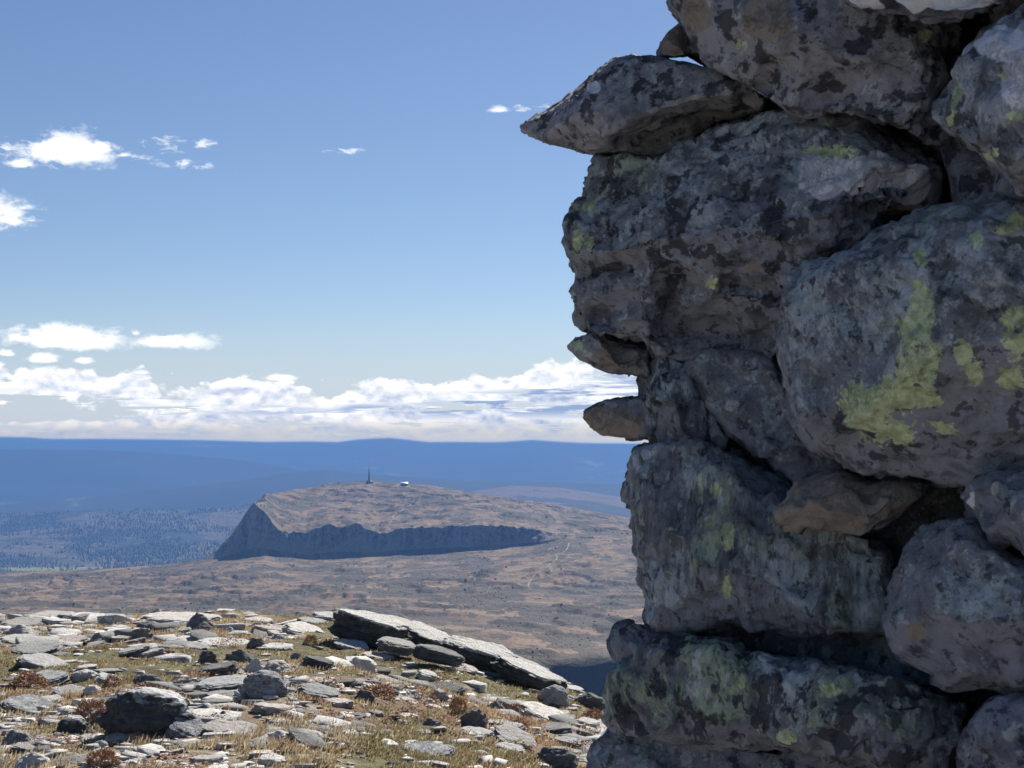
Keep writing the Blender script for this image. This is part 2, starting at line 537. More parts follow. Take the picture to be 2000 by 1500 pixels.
c = t.mix(t.m('MULTIPLY', t.attr('red').outputs['Fac'], 0.8), c, t.mix(n2, (0.16, 0.10, 0.065), (0.33, 0.225, 0.15)))
c = t.mix(t.m('MULTIPLY', t.step(t.m('ADD', t.attr('gravel').outputs['Fac'], t.m('MULTIPLY', t.m('SUBTRACT', n2, 0.5), 1.6)), 0.45, 0.65), 0.9), c, t.mix(t.step(n2, 0.4, 0.6), (0.22, 0.215, 0.215), (0.47, 0.46, 0.45)))
c = t.mix(t.m('MULTIPLY', t.step(n2, 0.58, 0.66), 0.6), c, (0.05, 0.042, 0.03))
t.l.new(c, b.inputs['Base Color'])
bump(t, b, t.m('ADD', n1, t.m('MULTIPLY', n2, 0.6)), 0.06, 1.0)
add('ground', gm, M_GROUND, kind='structure')


def hit_ground(px, py, y0=6.0, y1=60.0):
    Y = np.arange(y0, y1, 0.02)
    p = P(np.full_like(Y, px), np.full_like(Y, py), Y)
    below_ = p[:, 2] <= ground_z(p[:, 0], p[:, 1])
    k = np.argmax(below_)
    return p[k] if below_[k] else None


# ------------------------------------------------------------------ far land: sheets given by (distance, height in the view) along each bearing
def land_sheet(name, stations, Ys, pys, cols, sub, bump_amp, bump_len, mat, seed, zones_fn=None, jag=None, rough=None):
    """stations: bearings (photo px); Ys/pys: arrays (nodes, stations); sub: rows per span"""
    st = np.asarray(stations, float)
    Ys = np.asarray(Ys, float)
    pys = np.asarray(pys, float)
    cols = np.asarray(cols, float)
    K = len(Ys)
    tt = np.concatenate([np.linspace(k, k + 1, sub[k], endpoint=False) for k in range(K - 1)] + [[K - 1]])
    T, C = np.meshgrid(tt, cols, indexing='ij')
    Cj = C if jag is None else C + jag(T, C)
    k0 = np.clip(np.floor(T).astype(int), 0, K - 2)
    fr = T - k0
    Yn = np.stack([np.interp(Cj, st, Ys[k]) for k in range(K)])
    Pn = np.stack([np.interp(Cj, st, pys[k]) for k in range(K)])
    ii, jj = np.indices(T.shape)
    Y = Yn[k0, ii, jj] * (1 - fr) + Yn[k0 + 1, ii, jj] * fr
    Zn = CAMZ - Yn * (Pn - 850.0) / F
    Z = Zn[k0, ii, jj] * (1 - fr) + Zn[k0 + 1, ii, jj] * fr
    X = (C - 1000.0) / F * Y
    amp = bump_amp if np.isscalar(bump_amp) else np.interp(T, np.arange(K), bump_amp)
    Z = Z + (fbm(X / bump_len, Y / bump_len, seed=seed, oct=5, gain=0.55) - 0.5) * 2 * amp
    if rough is not None:
        Z = Z + rough(T, C, X, Y)
    v = np.stack([X, Y, Z], -1).reshape(-1, 3)
    at = zones_fn(T, C, X, Y) if zones_fn else {}
    me = mesh_from(name, v, grid_faces(len(tt), len(cols)), True, {k: a.reshape(-1) for k, a in at.items()})
    o = add(name, me, mat, kind='structure')
    return o, (tt, cols, X, Y, Z)


# --- the moor with the flat-topped fell
MS = np.array([-1500, -300, 0, 200, 340, 400, 425, 450, 475, 498, 520, 545, 600, 640, 700, 740, 800, 900, 960, 1040, 1110, 1230, 1500, 3000], float)
base_py = np.array([1125, 1120, 1116, 1110, 1101, 1092, 1091, 1089, 1087, 1085, 1083, 1087, 1090, 1089, 1087, 1086, 1083, 1075, 1071, 1064, 1050, 1052, 1070, 1100])
top_py = np.array([1127, 1122, 1118, 1112, 1102.5, 1092, 1077, 1049, 1016, 986, 1004, 1036, 1041, 1024, 1024, 1038, 1033, 1028, 1024, 1030, 1047.5, 1048, 1062, 1090])
mid_py = np.array([1140, 1136, 1132, 1126, 1113, 1097, 1079, 1051, 1018, 985, 976, 990, 994, 985, 985, 992, 988, 985, 988, 996, 1012, 1026, 1045, 1075])
sky_py = np.array([1160, 1156, 1152, 1144, 1126, 1106, 1083, 1055, 1022, 984, 966, 961, 953, 944, 940, 940, 943, 957, 968, 979, 990, 1012, 1035, 1065])
o_ = np.ones_like(MS)
skyY = np.interp(MS, [340, 498, 640, 1230], [3000, 2900, 3350, 3400])
yb = np.interp(MS, [340, 545, 800, 1110], [2480, 2460, 2480, 2420])
MY = [200 * o_, 500 * o_, 900 * o_, 1350 * o_, 1950 * o_, yb, yb + 32, (yb + 60 + skyY) / 2, skyY, skyY + 500, skyY + 2200]
MP = [np.interp(MS, [0, 700, 1190], [1490, 1500, 1560]), np.interp(MS, [0, 1190], [1370, 1425]), np.interp(MS, [0, 1190], [1275, 1330]), np.interp(MS, [0, 700, 1190], [1200, 1212, 1250]),
      np.interp(MS, [0, 450, 800, 1190], [1150, 1140, 1140, 1138]), base_py, top_py, mid_py, sky_py, np.maximum(sky_py + 70, 1090), np.maximum(sky_py + 190, 1150)]


def moor_jag(T, C):
    wgt = np.exp(-((T - 5.9) / 0.5) ** 2)
    n = (fbm(C / 22, T * 0.6, seed=5, oct=4) - 0.5) * 8 + (fbm(C / 6, T * 0.6, seed=15, oct=3) - 0.5) * 9
    return wgt * n * sm(C, 520, 560)


def moor_rough(T, C, X, Y):
    wgt = np.exp(-((T - 5.75) / 0.42) ** 2) * sm(C, 405, 440) * (1 - sm(C, 1040, 1110))
    g = (np.abs(fbm(X / 26, Y / 60, seed=8, oct=4) - 0.5) * -2 + 0.28) * 15
    ledge = (fbm(X / 60, Y / 14, seed=18, oct=4) - 0.5) * 4.5 * sm(T, 1, 2) * (1 - sm(T, 8, 8.3))
    gully = -26.0 * sm(C + (fbm(X / 20, Y / 60, seed=63) - .5) * 40, 1020, 1085) * (1 - sm(Y + (fbm(X / 60, Y * 0, seed=64, oct=2) - .5) * 60, 1050, 1082)) * sm(Y, 350, 600)
    s_ = Y / 105 + fbm(X / 150, Y / 190, seed=51, oct=5) * 4.2
    fr_ = s_ - np.floor(s_)
    terr = (sm(fr_, 0, .15) - fr_) * 5.5 * sm(fbm(X / 70, Y / 60, seed=53, oct=3), .40, .60)
    terr = terr * sm(T, 1.5, 2.5) * (1 - sm(T, 4.4, 4.9) * (1 - sm(T, 6.1, 6.4))) * (1 - sm(T, 7.7, 8))
    return wgt * g + ledge + terr + gully


def moor_zones(T, C, X, Y):
    rock = sm(T, 5.05, 5.3) * (1 - sm(T, 5.97, 6.06)) * sm(C, 395, 430) * (1 - sm(C, 1050, 1115))
    flank = sm(C, 395, 420) * (1 - sm(C + (fbm(X / 30, Y / 80, seed=6) - .5) * 60, 490, 530)) * sm(T, 5.1, 5.5)
    talus = sm(T, 4.95, 5.05) * (1 - sm(T + (fbm(X / 25, Y / 400, seed=66, oct=3) - .5) * .9, 5.3, 5.6)) * sm(C, 395, 430) * (1 - sm(C, 1050, 1115))
    lake = 1 - sm(np.hypot((X + 60) / 120, (Y - 700) / 60), .8, 1)
    shrub_and_shade = np.maximum(sm(fbm(X / 46, Y / 100, seed=30, oct=5, gain=0.6), 0.52, 0.585), .95 * sm(fbm(X / 17, Y / 38, seed=33, oct=4, gain=0.6), 0.56, 0.62))
    shrub_and_shade = np.maximum(shrub_and_shade, sm(C + (fbm(X / 9, Y / 30, seed=61) - .5) * 60, 1030, 1090) * sm(Y, 500, 700) * (1 - sm(Y + (fbm(X / 12, Y / 20, seed=62) - .5) * 100, 1070, 1110)))  # shade on the gully's steep slope, painted as dark ground colour
    shrub_and_shade = np.maximum(shrub_and_shade, np.exp(-((C - 640) / 90) ** 2) * np.exp(-((Y - 1330) / 90) ** 2))
    shrub_and_shade = np.maximum(shrub_and_shade, np.exp(-((C - 1225) / 40) ** 2) * np.exp(-((Y - 1750) / 90) ** 2))
    return dict(rock=np.maximum(rock, flank * .9), talus=talus, shrub_and_shade=shrub_and_shade)


M_MOOR, t, b = new_mat('autumn_moor')
geo = t.node('ShaderNodeNewGeometry')
pos = geo.outputs['Position']
p2 = t.vscale(pos, (1, 1, 0.6))
n1 = t.noise(p2, 0.012, 8.0, 0.62)
n2 = t.noise(p2, 0.05, 7.0, 0.66)
n3 = t.noise(p2, 0.20, 6.0, 0.68)
c = t.mix(t.step(n2, 0.36, 0.62), (0.135, 0.09, 0.056), (0.24, 0.162, 0.098))
c = t.mix(t.m('MULTIPLY', t.step(n1, 0.52, 0.62), 0.7), c, (0.27, 0.195, 0.115))
c = t.mix(t.m('MULTIPLY', t.step(n1, 0.48, 0.38), 0.8), c, (0.085, 0.066, 0.052))
c = t.mix(t.m('MULTIPLY', t.step(n2, 0.60, 0.68), 0.6), c, (0.28, 0.24, 0.19))
c = t.mix(t.m('MULTIPLY', t.step(n3, 0.56, 0.63), 0.8), c, (0.045, 0.045, 0.035))
c = t.mix(t.m('MULTIPLY', t.step(t.m('ADD', t.attr('shrub_and_shade').outputs['Fac'], t.m('MULTIPLY', t.m('SUBTRACT', n3, 0.5), 1.2)), 0.35, 0.65), 0.88), c, (0.066, 0.058, 0.038))
c = t.mix(t.m('MULTIPLY', t.step(n3, 0.36, 0.31), 0.55), c, (0.36, 0.32, 0.27))
n4 = t.noise(t.vscale(pos, (0.09, 0.03, 0.012)), 1.0, 6.0, 0.65)
rk = t.mix(t.step(t.m('ADD', t.m('MULTIPLY', n3, .5), t.m('MULTIPLY', n4, .5)), 0.40, 0.58), (0.045, 0.045, 0.046), (0.28, 0.265, 0.25))
rk = t.mix(t.m('MULTIPLY', t.attr('talus').outputs['Fac'], 0.8), rk, t.mix(n3, (0.16, 0.15, 0.125), (0.34, 0.30, 0.25)))
c = t.mix(t.step(t.m('ADD', t.attr('rock').outputs['Fac'], t.m('MULTIPLY', t.m('SUBTRACT', n3, 0.5), 0.9)), 0.4, 0.6), c, rk)
t.l.new(c, b.inputs['Base Color'])
bump(t, b, t.m('ADD', n2, t.m('MULTIPLY', n3, 0.35)), 6.0, 0.7)
mcols = np.concatenate([np.linspace(-1500, -80, 40), np.linspace(-70, 1300, 640), np.linspace(1320, 3000, 50)])
moor, MG = land_sheet('moorland', MS, MY, MP, mcols, [16, 40, 75, 100, 80, 30, 90, 90, 20, 10], [2, 2.5, 3, 3.2, 2.6, 1.5, 1.5, 3.5, 2.5, 5, 12], 95.0, M_MOOR, 71, moor_zones, moor_jag, moor_rough)


def moor_point(px, py):
    """first point of the moor sheet on that line of sight"""
    tt, cols, X, Y, Z = MG
    j = int(np.argmin(np.abs(cols - px)))
    pyc = 850.0 - F * (Z[:, j] - CAMZ) / Y[:, j]
    best = np.minimum.accumulate(pyc)
    for i in range(1, len(tt)):
        if pyc[i] <= py and best[i] == pyc[i] and Y[i, j] > 320:
            return np.array([X[i, j], Y[i, j], Z[i, j]])
    i = int(np.argmin(pyc))
    return np.array([X[i, j], Y[i, j], Z[i, j]])


def moor_z(x, y):
    tt, cols, X, Y, Z = MG
    cf = np.interp(1000 + F * x / y, cols, np.arange(len(cols)))
    j = int(min(cf, len(cols) - 2))
    f = cf - j
    return float(np.interp(y, Y[:, j], Z[:, j]) * (1 - f) + np.interp(y, Y[:, j + 1], Z[:, j + 1]) * f)


# --- wooded hill in the valley at the left
FS = np.array([-1500, -300, 0, 100, 200, 330, 430, 500, 700, 1000, 1400, 3000], float)
fsky = np.array([1030, 1015, 1005, 998, 993, 995, 991, 984, 975, 1000, 1030, 1060])
o_ = np.ones_like(FS)
FY = [3900 * o_, 4700 * o_, 5600 * o_, 6400 * o_, 7300 * o_, 8300 * o_]
FP = [1175 * o_, 1128 * o_, np.interp(FS, [0, 500], [1096, 1090]), np.interp(FS, [0, 500], [1052, 1042]), fsky, fsky + 60]
M_FOREST, t, b = new_mat('valley_forest')
geo = t.node('ShaderNodeNewGeometry')
pos = t.vscale(geo.outputs['Position'], (1, 0.8, 0.6))
n1 = t.noise(pos, 0.0016, 7.0, 0.6)
n2 = t.noise(pos, 0.007, 7.0, 0.66)
n3 = t.noise(pos, 0.03, 5.0, 0.7)
c = t.mix(t.step(n3, 0.35, 0.65), (0.022, 0.03, 0.022), (0.055, 0.06, 0.04))
au = t.m('MULTIPLY', t.step(t.m('ADD', n1, t.m('MULTIPLY', n2, 0.5)), 0.70, 0.80), 0.8)
c = t.mix(au, c, t.mix(n3, (0.12, 0.085, 0.05), (0.26, 0.20, 0.12)))
c = t.mix(t.m('MULTIPLY', t.step(n2, 0.63, 0.70), 0.7), c, (0.30, 0.27, 0.20))
c = t.mix(t.m('MULTIPLY', t.step(t.m('ADD', t.attr('field').outputs['Fac'], t.m('MULTIPLY', t.m('SUBTRACT', n2, 0.5), 1.6)), 0.45, 0.6), 0.95), c, t.mix(n3, (0.20, 0.24, 0.06), (0.36, 0.38, 0.13)))
t.l.new(c, b.inputs['Base Color'])
bump(t, b, n3, 30.0, 1.0)


def forest_zones(T, C, X, Y):
    f = np.exp(-((C - 100) / 110) ** 2) * np.exp(-((Y - 5150) / 240) ** 2)
    return dict(field=f)


forest, FG = land_sheet('forest_hill', FS, FY, FP, np.concatenate([np.linspace(-1500, -60, 40), np.linspace(-50, 620, 220), np.linspace(640, 3000, 50)]),
                        [8, 40, 60, 70, 14], [10, 10, 14, 20, 12, 10], 420.0, M_FOREST, 91, forest_zones)

# --- brown wooded fell to the right, behind the moor
BS = np.array([-1500, 300, 820, 880, 930, 1000, 1060, 1100, 1160, 1230, 1350, 1800, 3000], float)
bsky = np.array([1250, 1220, 1030, 972, 958, 948, 950, 953, 962, 975, 985, 1000, 1050])
o_ = np.ones_like(BS)
M_FELL, t, b = new_mat('brown_wooded_fell')
geo = t.node('ShaderNodeNewGeometry')
pos = t.vscale(geo.outputs['Position'], (1, 0.8, 0.6))
n2 = t.noise(pos, 0.006, 7.0, 0.66)
n3 = t.noise(pos, 0.03, 5.0, 0.7)
c = t.mix(t.step(t.m('ADD', n2, t.m('MULTIPLY', t.attr('top').outputs['Fac'], 0.22)), 0.56, 0.64), t.mix(n3, (0.025, 0.032, 0.025), (0.06, 0.06, 0.045)), t.mix(n3, (0.13, 0.085, 0.06), (0.27, 0.18, 0.12)))
c = t.mix(t.m('MULTIPLY', t.step(n3, 0.6, 0.66), 0.8), c, (0.03, 0.035, 0.028))
t.l.new(c, b.inputs['Base Color'])
bump(t, b, n3, 25.0, 1.0)
land_sheet('brown_fell', BS, [5200 * o_, 6200 * o_, 7600 * o_, 9000 * o_], [np.maximum(1090, bsky + 90), np.maximum(bsky + 42, 1012), bsky, bsky + 70],
           np.concatenate([np.linspace(-1500, 780, 40), np.linspace(800, 1320, 170), np.linspace(1340, 3000, 40)]), [16, 60, 16], [8, 10, 5, 8], 330.0, M_FELL, 93,
           lambda T, C, X, Y: dict(top=sm(T, 1.35, 1.9)))

# --- the blue ranges
M_BLUE, t, b = new_mat('distant_forest')
geo = t.node('ShaderNodeNewGeometry')
pos = t.vscale(geo.outputs['Position'], (1, 0.5, 0.5))
n1 = t.noise(pos, 0.0007, 7.0, 0.62)
n2 = t.noise(pos, 0.004, 5.0, 0.65)
c = t.mix(t.step(n1, 0.4, 0.65), (0.011, 0.016, 0.014), (0.032, 0.034, 0.026))
c = t.mix(t.m('MULTIPLY', t.step(t.m('ADD', n1, t.m('MULTIPLY', n2, 0.6)), 0.92, 1.0), 0.8), c, (0.28, 0.28, 0.17))
c = t.mix(t.m('MULTIPLY', t.attr('field').outputs['Fac'], t.step(n2, 0.42, 0.58)), c, (0.42, 0.44, 0.26))
t.l.new(c, b.inputs['Base Color'])


SKYLINES = []


def ridge(name, D, pts, drop, seed, amp, ln, front=0.62, fld=None):
    px = np.array([p[0] for p in pts], float)
    py = np.array([p[1] for p in pts], float)
    px = np.concatenate([[-1700], px, [3200]])
    py = np.concatenate([[py[0] + 6], py, [py[-1] + 8]])
    SKYLINES.append((px, py))
    o_ = np.ones_like(px)
    cols = np.concatenate([np.linspace(-1700, -70, 50), np.linspace(-60, 1280, 330), np.linspace(1300, 3200, 50)])
    land_sheet(name, px, [D * front * o_, D * (front + 1) / 2 * o_, D * o_, D * 1.12 * o_], [py + drop, py + drop * 0.52, py, py + 60], cols, [30, 40, 10], [amp * .6, amp, amp * .1, amp], ln, M_BLUE, seed, fld)


ridge('near_blue_ridge', 9400, [(-300, 1010), (0, 985), (200, 968), (330, 955), (430, 944), (500, 934), (560, 924), (640, 917), (700, 924), (800, 931), (900, 938), (1000, 940), (1100, 942), (1230, 947)], 75, 101, 40, 1900, front=.84,
      fld=lambda T, C, X, Y: dict(field=np.exp(-((C - 20) / 60) ** 2) * np.exp(-((T - .62) / .12) ** 2) * .9))
ridge('broad_blue_ridge', 12000, [(-300, 872), (0, 877), (150, 878), (280, 882), (370, 890), (460, 897), (530, 908), (600, 921), (800, 940), (1230, 960)], 135, 103, 50, 2600, front=.81,
      fld=lambda T, C, X, Y: dict(field=np.exp(-((C - 20) / 75) ** 2) * np.exp(-((T - .28) / .10) ** 2)))
ridge('far_blue_ridge', 18500, [(-400, 860), (0, 856), (60, 857), (100, 861), (170, 866), (260, 865), (380, 862), (430, 868), (520, 870), (640, 869), (700, 861), (760, 858), (800, 862), (850, 868), (940, 869), (1040, 862), (1100, 866), (1230, 873)], 80, 105, 55, 2600, front=.74)
ridge('faintest_range', 21500, [(-400, 862), (90, 860), (200, 860), (300, 861), (420, 863), (520, 866), (600, 865), (700, 867), (900, 866), (1230, 869)], 40, 107, 30, 2600, front=.94)

# --- the air: one closed box; its top lies just above the camera and just above the far skyline
hx = np.concatenate([np.linspace(-1600, 0, 5)[:-1], np.linspace(0, 1300, 66), np.linspace(1300, 3100, 6)[1:]])
env = np.full_like(hx, 2000.0)
for pts_ in SKYLINES:
    env = np.minimum(env, np.interp(hx, pts_[0], pts_[1]))
env -= 1.6
n_ = len(hx) + 2
rows = []
for Yr, xs_, zs_ in ((-2600.0, np.linspace(-26000, 26000, n_), np.full(n_, CAMZ + 3.3)),
                     (40.0, np.concatenate([[-26000], (hx - 1000) / F * 40, [26000]]), np.full(n_, CAMZ + 3.3)),
                     (24500.0, np.concatenate([[-26000], (hx - 1000) / F * 24500, [26000]]), np.concatenate([[CAMZ], CAMZ + 3.3 - (env - 850.0) / F * 24500, [CAMZ]]))):
    rows.append(np.stack([xs_, np.full(n_, Yr), zs_], -1))
bot = [np.stack([rw[:, 0], rw[:, 1], np.full(n_, -1500.0)], -1) for rw in rows]
hv_ = np.concatenate(rows + bot)
tf_, bf_ = grid_faces(3, n_), grid_faces(3, n_)[:, ::-1] + 3 * n_
sd_ = []
for i in range(n_ - 1):
    sd_.append((i + 1, i, 3 * n_ + i, 3 * n_ + i + 1))
    q0 = 2 * n_ + i
    sd_.append((q0, q0 + 1, 3 * n_ + q0 + 1, 3 * n_ + q0))
for k in range(2):
    l0, l1 = k * n_, (k + 1) * n_
    sd_.append((l0, l1, 3 * n_ + l1, 3 * n_ + l0))
    r0, r1 = l0 + n_ - 1, l1 + n_ - 1
    sd_.append((r1, r0, 3 * n_ + r0, 3 * n_ + r1))
hz = mesh_from('haze', hv_, np.concatenate([tf_, bf_, np.array(sd_)]), False)
M_HAZE = bpy.data.materials.new('haze')
M_HAZE.use_nodes = True
M_HAZE.node_tree.nodes.clear()
t = NT(M_HAZE.node_tree)
pv = t.node('ShaderNodeVolumePrincipled')
pv.inputs['Color'].default_value = (0.165, 0.37, 0.80, 1)
pv.inputs['Density'].default_value = 1.15e-4
pv.inputs['Anisotropy'].default_value = 0.0
ho = t.node('ShaderNodeOutputMaterial')
t.l.new(pv.outputs[0], ho.inputs['Volume'])
add('haze', hz, M_HAZE, kind='stuff')

# ------------------------------------------------------------------ the stone cairn
def remeshed(me, voxel, smooth_it):
    """closed mesh -> even skin: voxel remesh, softened; returns (verts, polygons mesh)"""
    o = bpy.data.objects.new('tmp', me)
    COL.objects.link(o)
    r = o.modifiers.new('r', 'REMESH')
    r.mode = 'VOXEL'
    r.voxel_size = voxel
    if smooth_it:
        s_ = o.modifiers.new('s', 'SMOOTH')
        s_.factor = 0.5
        s_.iterations = smooth_it
    dg = bpy.context.evaluated_depsgraph_get()
    out = bpy.data.meshes.new_from_object(o.evaluated_get(dg))
    bpy.data.objects.remove(o)
    bpy.data.meshes.remove(me)
    return out


def chisel(q, size, seed):
    """broken facets: each cell of rock is cut by its own plane"""
    g = q / size
    base_ = np.floor(g)
    best = np.full(len(q), 1e9)
    out = np.zeros(len(q))
    for i in (-1, 0, 1):
        for j in (-1, 0, 1):
            for k in (-1, 0, 1):
                cx, cy, cz = base_[:, 0] + i, base_[:, 1] + j, base_[:, 2] + k
                px = cx + _hash(cx, cy, cz, seed)
                py = cy + _hash(cx, cy, cz, seed + 1)
                pz = cz + _hash(cx, cy, cz, seed + 2)
                dx_, dy_, dz_ = g[:, 0] - px, g[:, 1] - py, g[:, 2] - pz
                d2 = dx_ * dx_ + dy_ * dy_ + dz_ * dz_
                a = _hash(cx, cy, cz, seed + 3) * 2 - 1
                b_ = _hash(cx, cy, cz, seed + 4) * 2 - 1
                c_ = _hash(cx, cy, cz, seed + 5) * 2 - 1
                h = dx_ * a + dy_ * b_ + dz_ * c_ + (_hash(cx, cy, cz, seed + 6) - .5) * .7
                m_ = d2 < best
                out = np.where(m_, h, out)
                best = np.minimum(best, d2)
    return out * size


def get_vn(me):
    n = len(me.vertices)
    co = np.empty(n * 3, np.float32)
    me.vertices.foreach_get('co', co)
    no = np.empty(n * 3, np.float32)
    me.vertex_normals.foreach_get('vector', no)
    return co.reshape(-1, 3).astype(float), no.reshape(-1, 3).astype(float)


def inside(poly, x, y):
    c = False
    n = len(poly)
    for i in range(n):
        x1, y1 = poly[i][:2]
        x2, y2 = poly[i - 1][:2]
        if (y1 > y) != (y2 > y) and x < (x2 - x1) * (y - y1) / (y2 - y1) + x1:
            c = not c
    return c


def face_y(px):
    return 2.50 - 0.00062 * (px - 1150)


CAIRN_C = Vector((1.15, 3.0, 0.0))
cairn = add('stone_cairn', None, loc=CAIRN_C, label='tall dry-stone cairn of rough lichen-covered boulders filling the right of the view', category='cairn')
STONES = []


def stone(outline, inner=(), base=0.0, thick=0.5, bulge=0.05, mat=M_STONE, voxel=0.0085, seed=0, rough=1.0, strata=0.0, soft=1, marks=(), label=None, yface=None, auto=True, cuts=13):
    """outline: photo points (px, py[, set back]); inner: (px, py, set back) points of the front faces; marks: (kind, px, py, radius px)"""
    rng = random.Random(seed * 7 + 3)
    yf = yface or face_y
    # densify and roughen the outline
    pts = []
    n = len(outline)
    for i in range(n):
        a, b2 = outline[i], outline[(i + 1) % n]
        da = a[2] if len(a) > 2 else 0.0
        db = b2[2] if len(b2) > 2 else 0.0
        L = math.hypot(a[0] - b2[0], a[1] - b2[1])
        k = max(1, int(L / 45))
        for j in range(k):
            f = j / k
            jt = 0 if j == 0 else rng.uniform(-3.0, 3.0)
            nx, ny = (b2[1] - a[1]) / (L + 1e-6), -(b2[0] - a[0]) / (L + 1e-6)
            pts.append((a[0] + (b2[0] - a[0]) * f + nx * jt, a[1] + (b2[1] - a[1]) * f + ny * jt, da + (db - da) * f))
    cx = sum(p[0] for p in pts) / len(pts)
    cy = sum(p[1] for p in pts) / len(pts)
    inn = []
    if auto:
        for i in range(0, len(pts), 2):
            p = pts[i]
            q_ = (cx + (p[0] - cx) * 0.915, cy + (p[1] - cy) * 0.915)
            if inside(pts, *q_) and not any(math.hypot(q_[0] - v[0], q_[1] - v[1]) < 26 for v in inner):
                near = min(inner, key=lambda v: math.hypot(q_[0] - v[0], q_[1] - v[1]))[2] if inner else -bulge
                inn.append((q_[0], q_[1], p[2] * 0.5 + near * 0.72))
    if not inner and inside(pts, cx, cy):
        inn.append((cx, cy, -bulge * 1.15))
    inn += [tuple(v) for v in inner]
    allp = pts + inn
    vin = [Vector((p[0], p[1])) for p in allp]
    N = len(pts)
    edges = [(i, (i + 1) % N) for i in range(N)]
    v2, e2, f2, ov, _, _ = delaunay_2d_cdt(vin, edges, [list(range(N))], 1, 1e-4)
    verts, src = [], []
    for i, v in enumerate(v2):
        s0 = ov[i][0] if ov[i] else -1
        d = allp[s0][2] if s0 >= 0 else 0.0
        verts.append(P(v.x, v.y, yf(v.x) + base + d))
        src.append(s0)
    idx = {s0: i for i, s0 in enumerate(src) if s0 >= 0}
    faces = [tuple(f) for f in f2]
    rings = [[idx[i] for i in range(N)]]
    for (sc_, dd) in ((1.0, 0.16), (0.95, 0.55), (0.82, 1.0)):
        ring = []
        for i in range(N):
            p = pts[i]
            x = cx + (p[0] - cx) * sc_
            y = cy + (p[1] - cy) * sc_
            ring.append(len(verts))
            verts.append(P(x, y, yf(p[0]) + base + p[2] * (1 - dd) + 0.03 * (dd > 0) + thick * dd))
        a = rings[-1]
        for i in range(N):
            j = (i + 1) % N
            faces.append((a[i], a[j], ring[j]))
            faces.append((a[i], ring[j], ring[i]))
        rings.append(ring)
    vb, eb, fb, ob, _, _ = delaunay_2d_cdt([Vector((p[0], p[1])) for p in pts], edges, [list(range(N))], 1, 1e-4)
    mp = {}
    for i, v in enumerate(vb):
        mp[i] = rings[-1][ob[i][0]] if ob[i] else rings[-1][0]
    faces += [tuple(mp[i] for i in f)[::-1] for f in fb]
    verts = np.array(verts)
    org = verts[rings[1]].mean(0)
    bm = bmesh.new()
    bv = [bm.verts.new(v - org) for v in verts]
    for f in faces:
        if len(set(f)) == len(f):
            try:
                bm.faces.new([bv[i] for i in f])
            except ValueError:
                pass
    bmesh.ops.recalc_face_normals(bm, faces=bm.faces)
    me = bpy.data.meshes.new('stone')
    bm.to_mesh(me)
    bm.free()
    me = remeshed(me, voxel, soft)
    co, no = get_vn(me)
    # fracture planes cut the bulges flat
    if cuts:
        ext = np.ptp(co, axis=0)
        for _ in range(cuts):
            n_ = Vector((rng.uniform(-.75, .75), -rng.uniform(.45, 1.0), rng.uniform(-.75, .75))).normalized()
            n_ = np.array(n_[:])
            dt = co @ n_
            h = dt.max() - rng.uniform(.06, .17) * float(min(ext[0], ext[2]) * .6)
            co -= n_[None] * (np.maximum(dt - h, 0) * .93)[:, None]
        me.vertices.foreach_set('co', co.astype(np.float32).ravel())
        me.update()
        co, no = get_vn(me)
    q_ = co + org
    s0 = seed * 13
    # broken rock: broad dents, chips with sharp edges, grain
    d = (fbm(q_[:, 0] * 9, q_[:, 1] * 9, q_[:, 2] * 9, s0, 3) - 0.5) * 0.012
    rdg = np.abs(fbm(q_[:, 0] * 16, q_[:, 1] * 16, q_[:, 2] * 20, s0 + 5, 3) - 0.5)
    d -= np.clip(0.05 - rdg, 0, 1) * 0.13
    stp = fbm(q_[:, 0] * 13, q_[:, 1] * 13, q_[:, 2] * 13, s0 + 9, 2) * 6
    d += (np.floor(stp) + sm(stp - np.floor(stp), 0.75, 1.0)) * 0.0035 - 0.010
    d += (fbm(q_[:, 0] * 48, q_[:, 1] * 48, q_[:, 2] * 48, s0 + 11, 3) - 0.5) * 0.011
    if voxel < .015:
        qw = q_ + ((fbm(q_[:, 0] * 20, q_[:, 1] * 20, q_[:, 2] * 20, s0 + 21, 2) - .5) * .03)[:, None]
        d += chisel(qw * np.array([1, 1, 1.7]), .12, s0 + 31) * .10 + chisel(qw, .05, s0 + 41) * .09 - .002
    if strata:
        zz = q_[:, 2] + 0.25 * q_[:, 0] * (1 if seed % 2 else -1)
        d += (fbm(q_[:, 0] * 4, q_[:, 1] * 4, zz * 55, s0 + 15, 3) - 0.5) * 0.03 * strata
    co = co + no * (d * rough)[:, None]
    me.vertices.foreach_set('co', co.astype(np.float32).ravel())
    me.update()
    me.polygons.foreach_set('use_smooth', np.ones(len(me.polygons), bool))
    # marks carried by the stone
    q_ = co + org
    at = {k: np.zeros(len(co)) for k in ('bare', 'tan', 'quartz', 'yellow')}
    me2_no = no
    at['bare'] = sm(-me2_no[:, 2], 0.15, 0.7)                      # lichen grows little on undersides
    c_, s_ = math.cos(PITCH), math.sin(PITCH)
    fw = q_[:, 1] * c_ + (q_[:, 2] - CAMZ) * s_
    vx = 1000 + F * q_[:, 0] / fw
    vy = 750 - F * ((q_[:, 2] - CAMZ) * c_ - q_[:, 1] * s_) / fw
    front = sm(-no[:, 1], -.35, .1)
    for (kind, px, py, rad_, *rest) in marks:
        ry = rest[0] if rest else rad_
        at[kind] = np.maximum(at[kind], front * np.exp(-((vx - px) / rad_) ** 2 - ((vy - py) / ry) ** 2))
    for k, a in at.items():
        x = me.attributes.new(k, 'FLOAT', 'POINT')
        x.data.foreach_set('value', a.astype(np.float32))
    me.materials.clear()
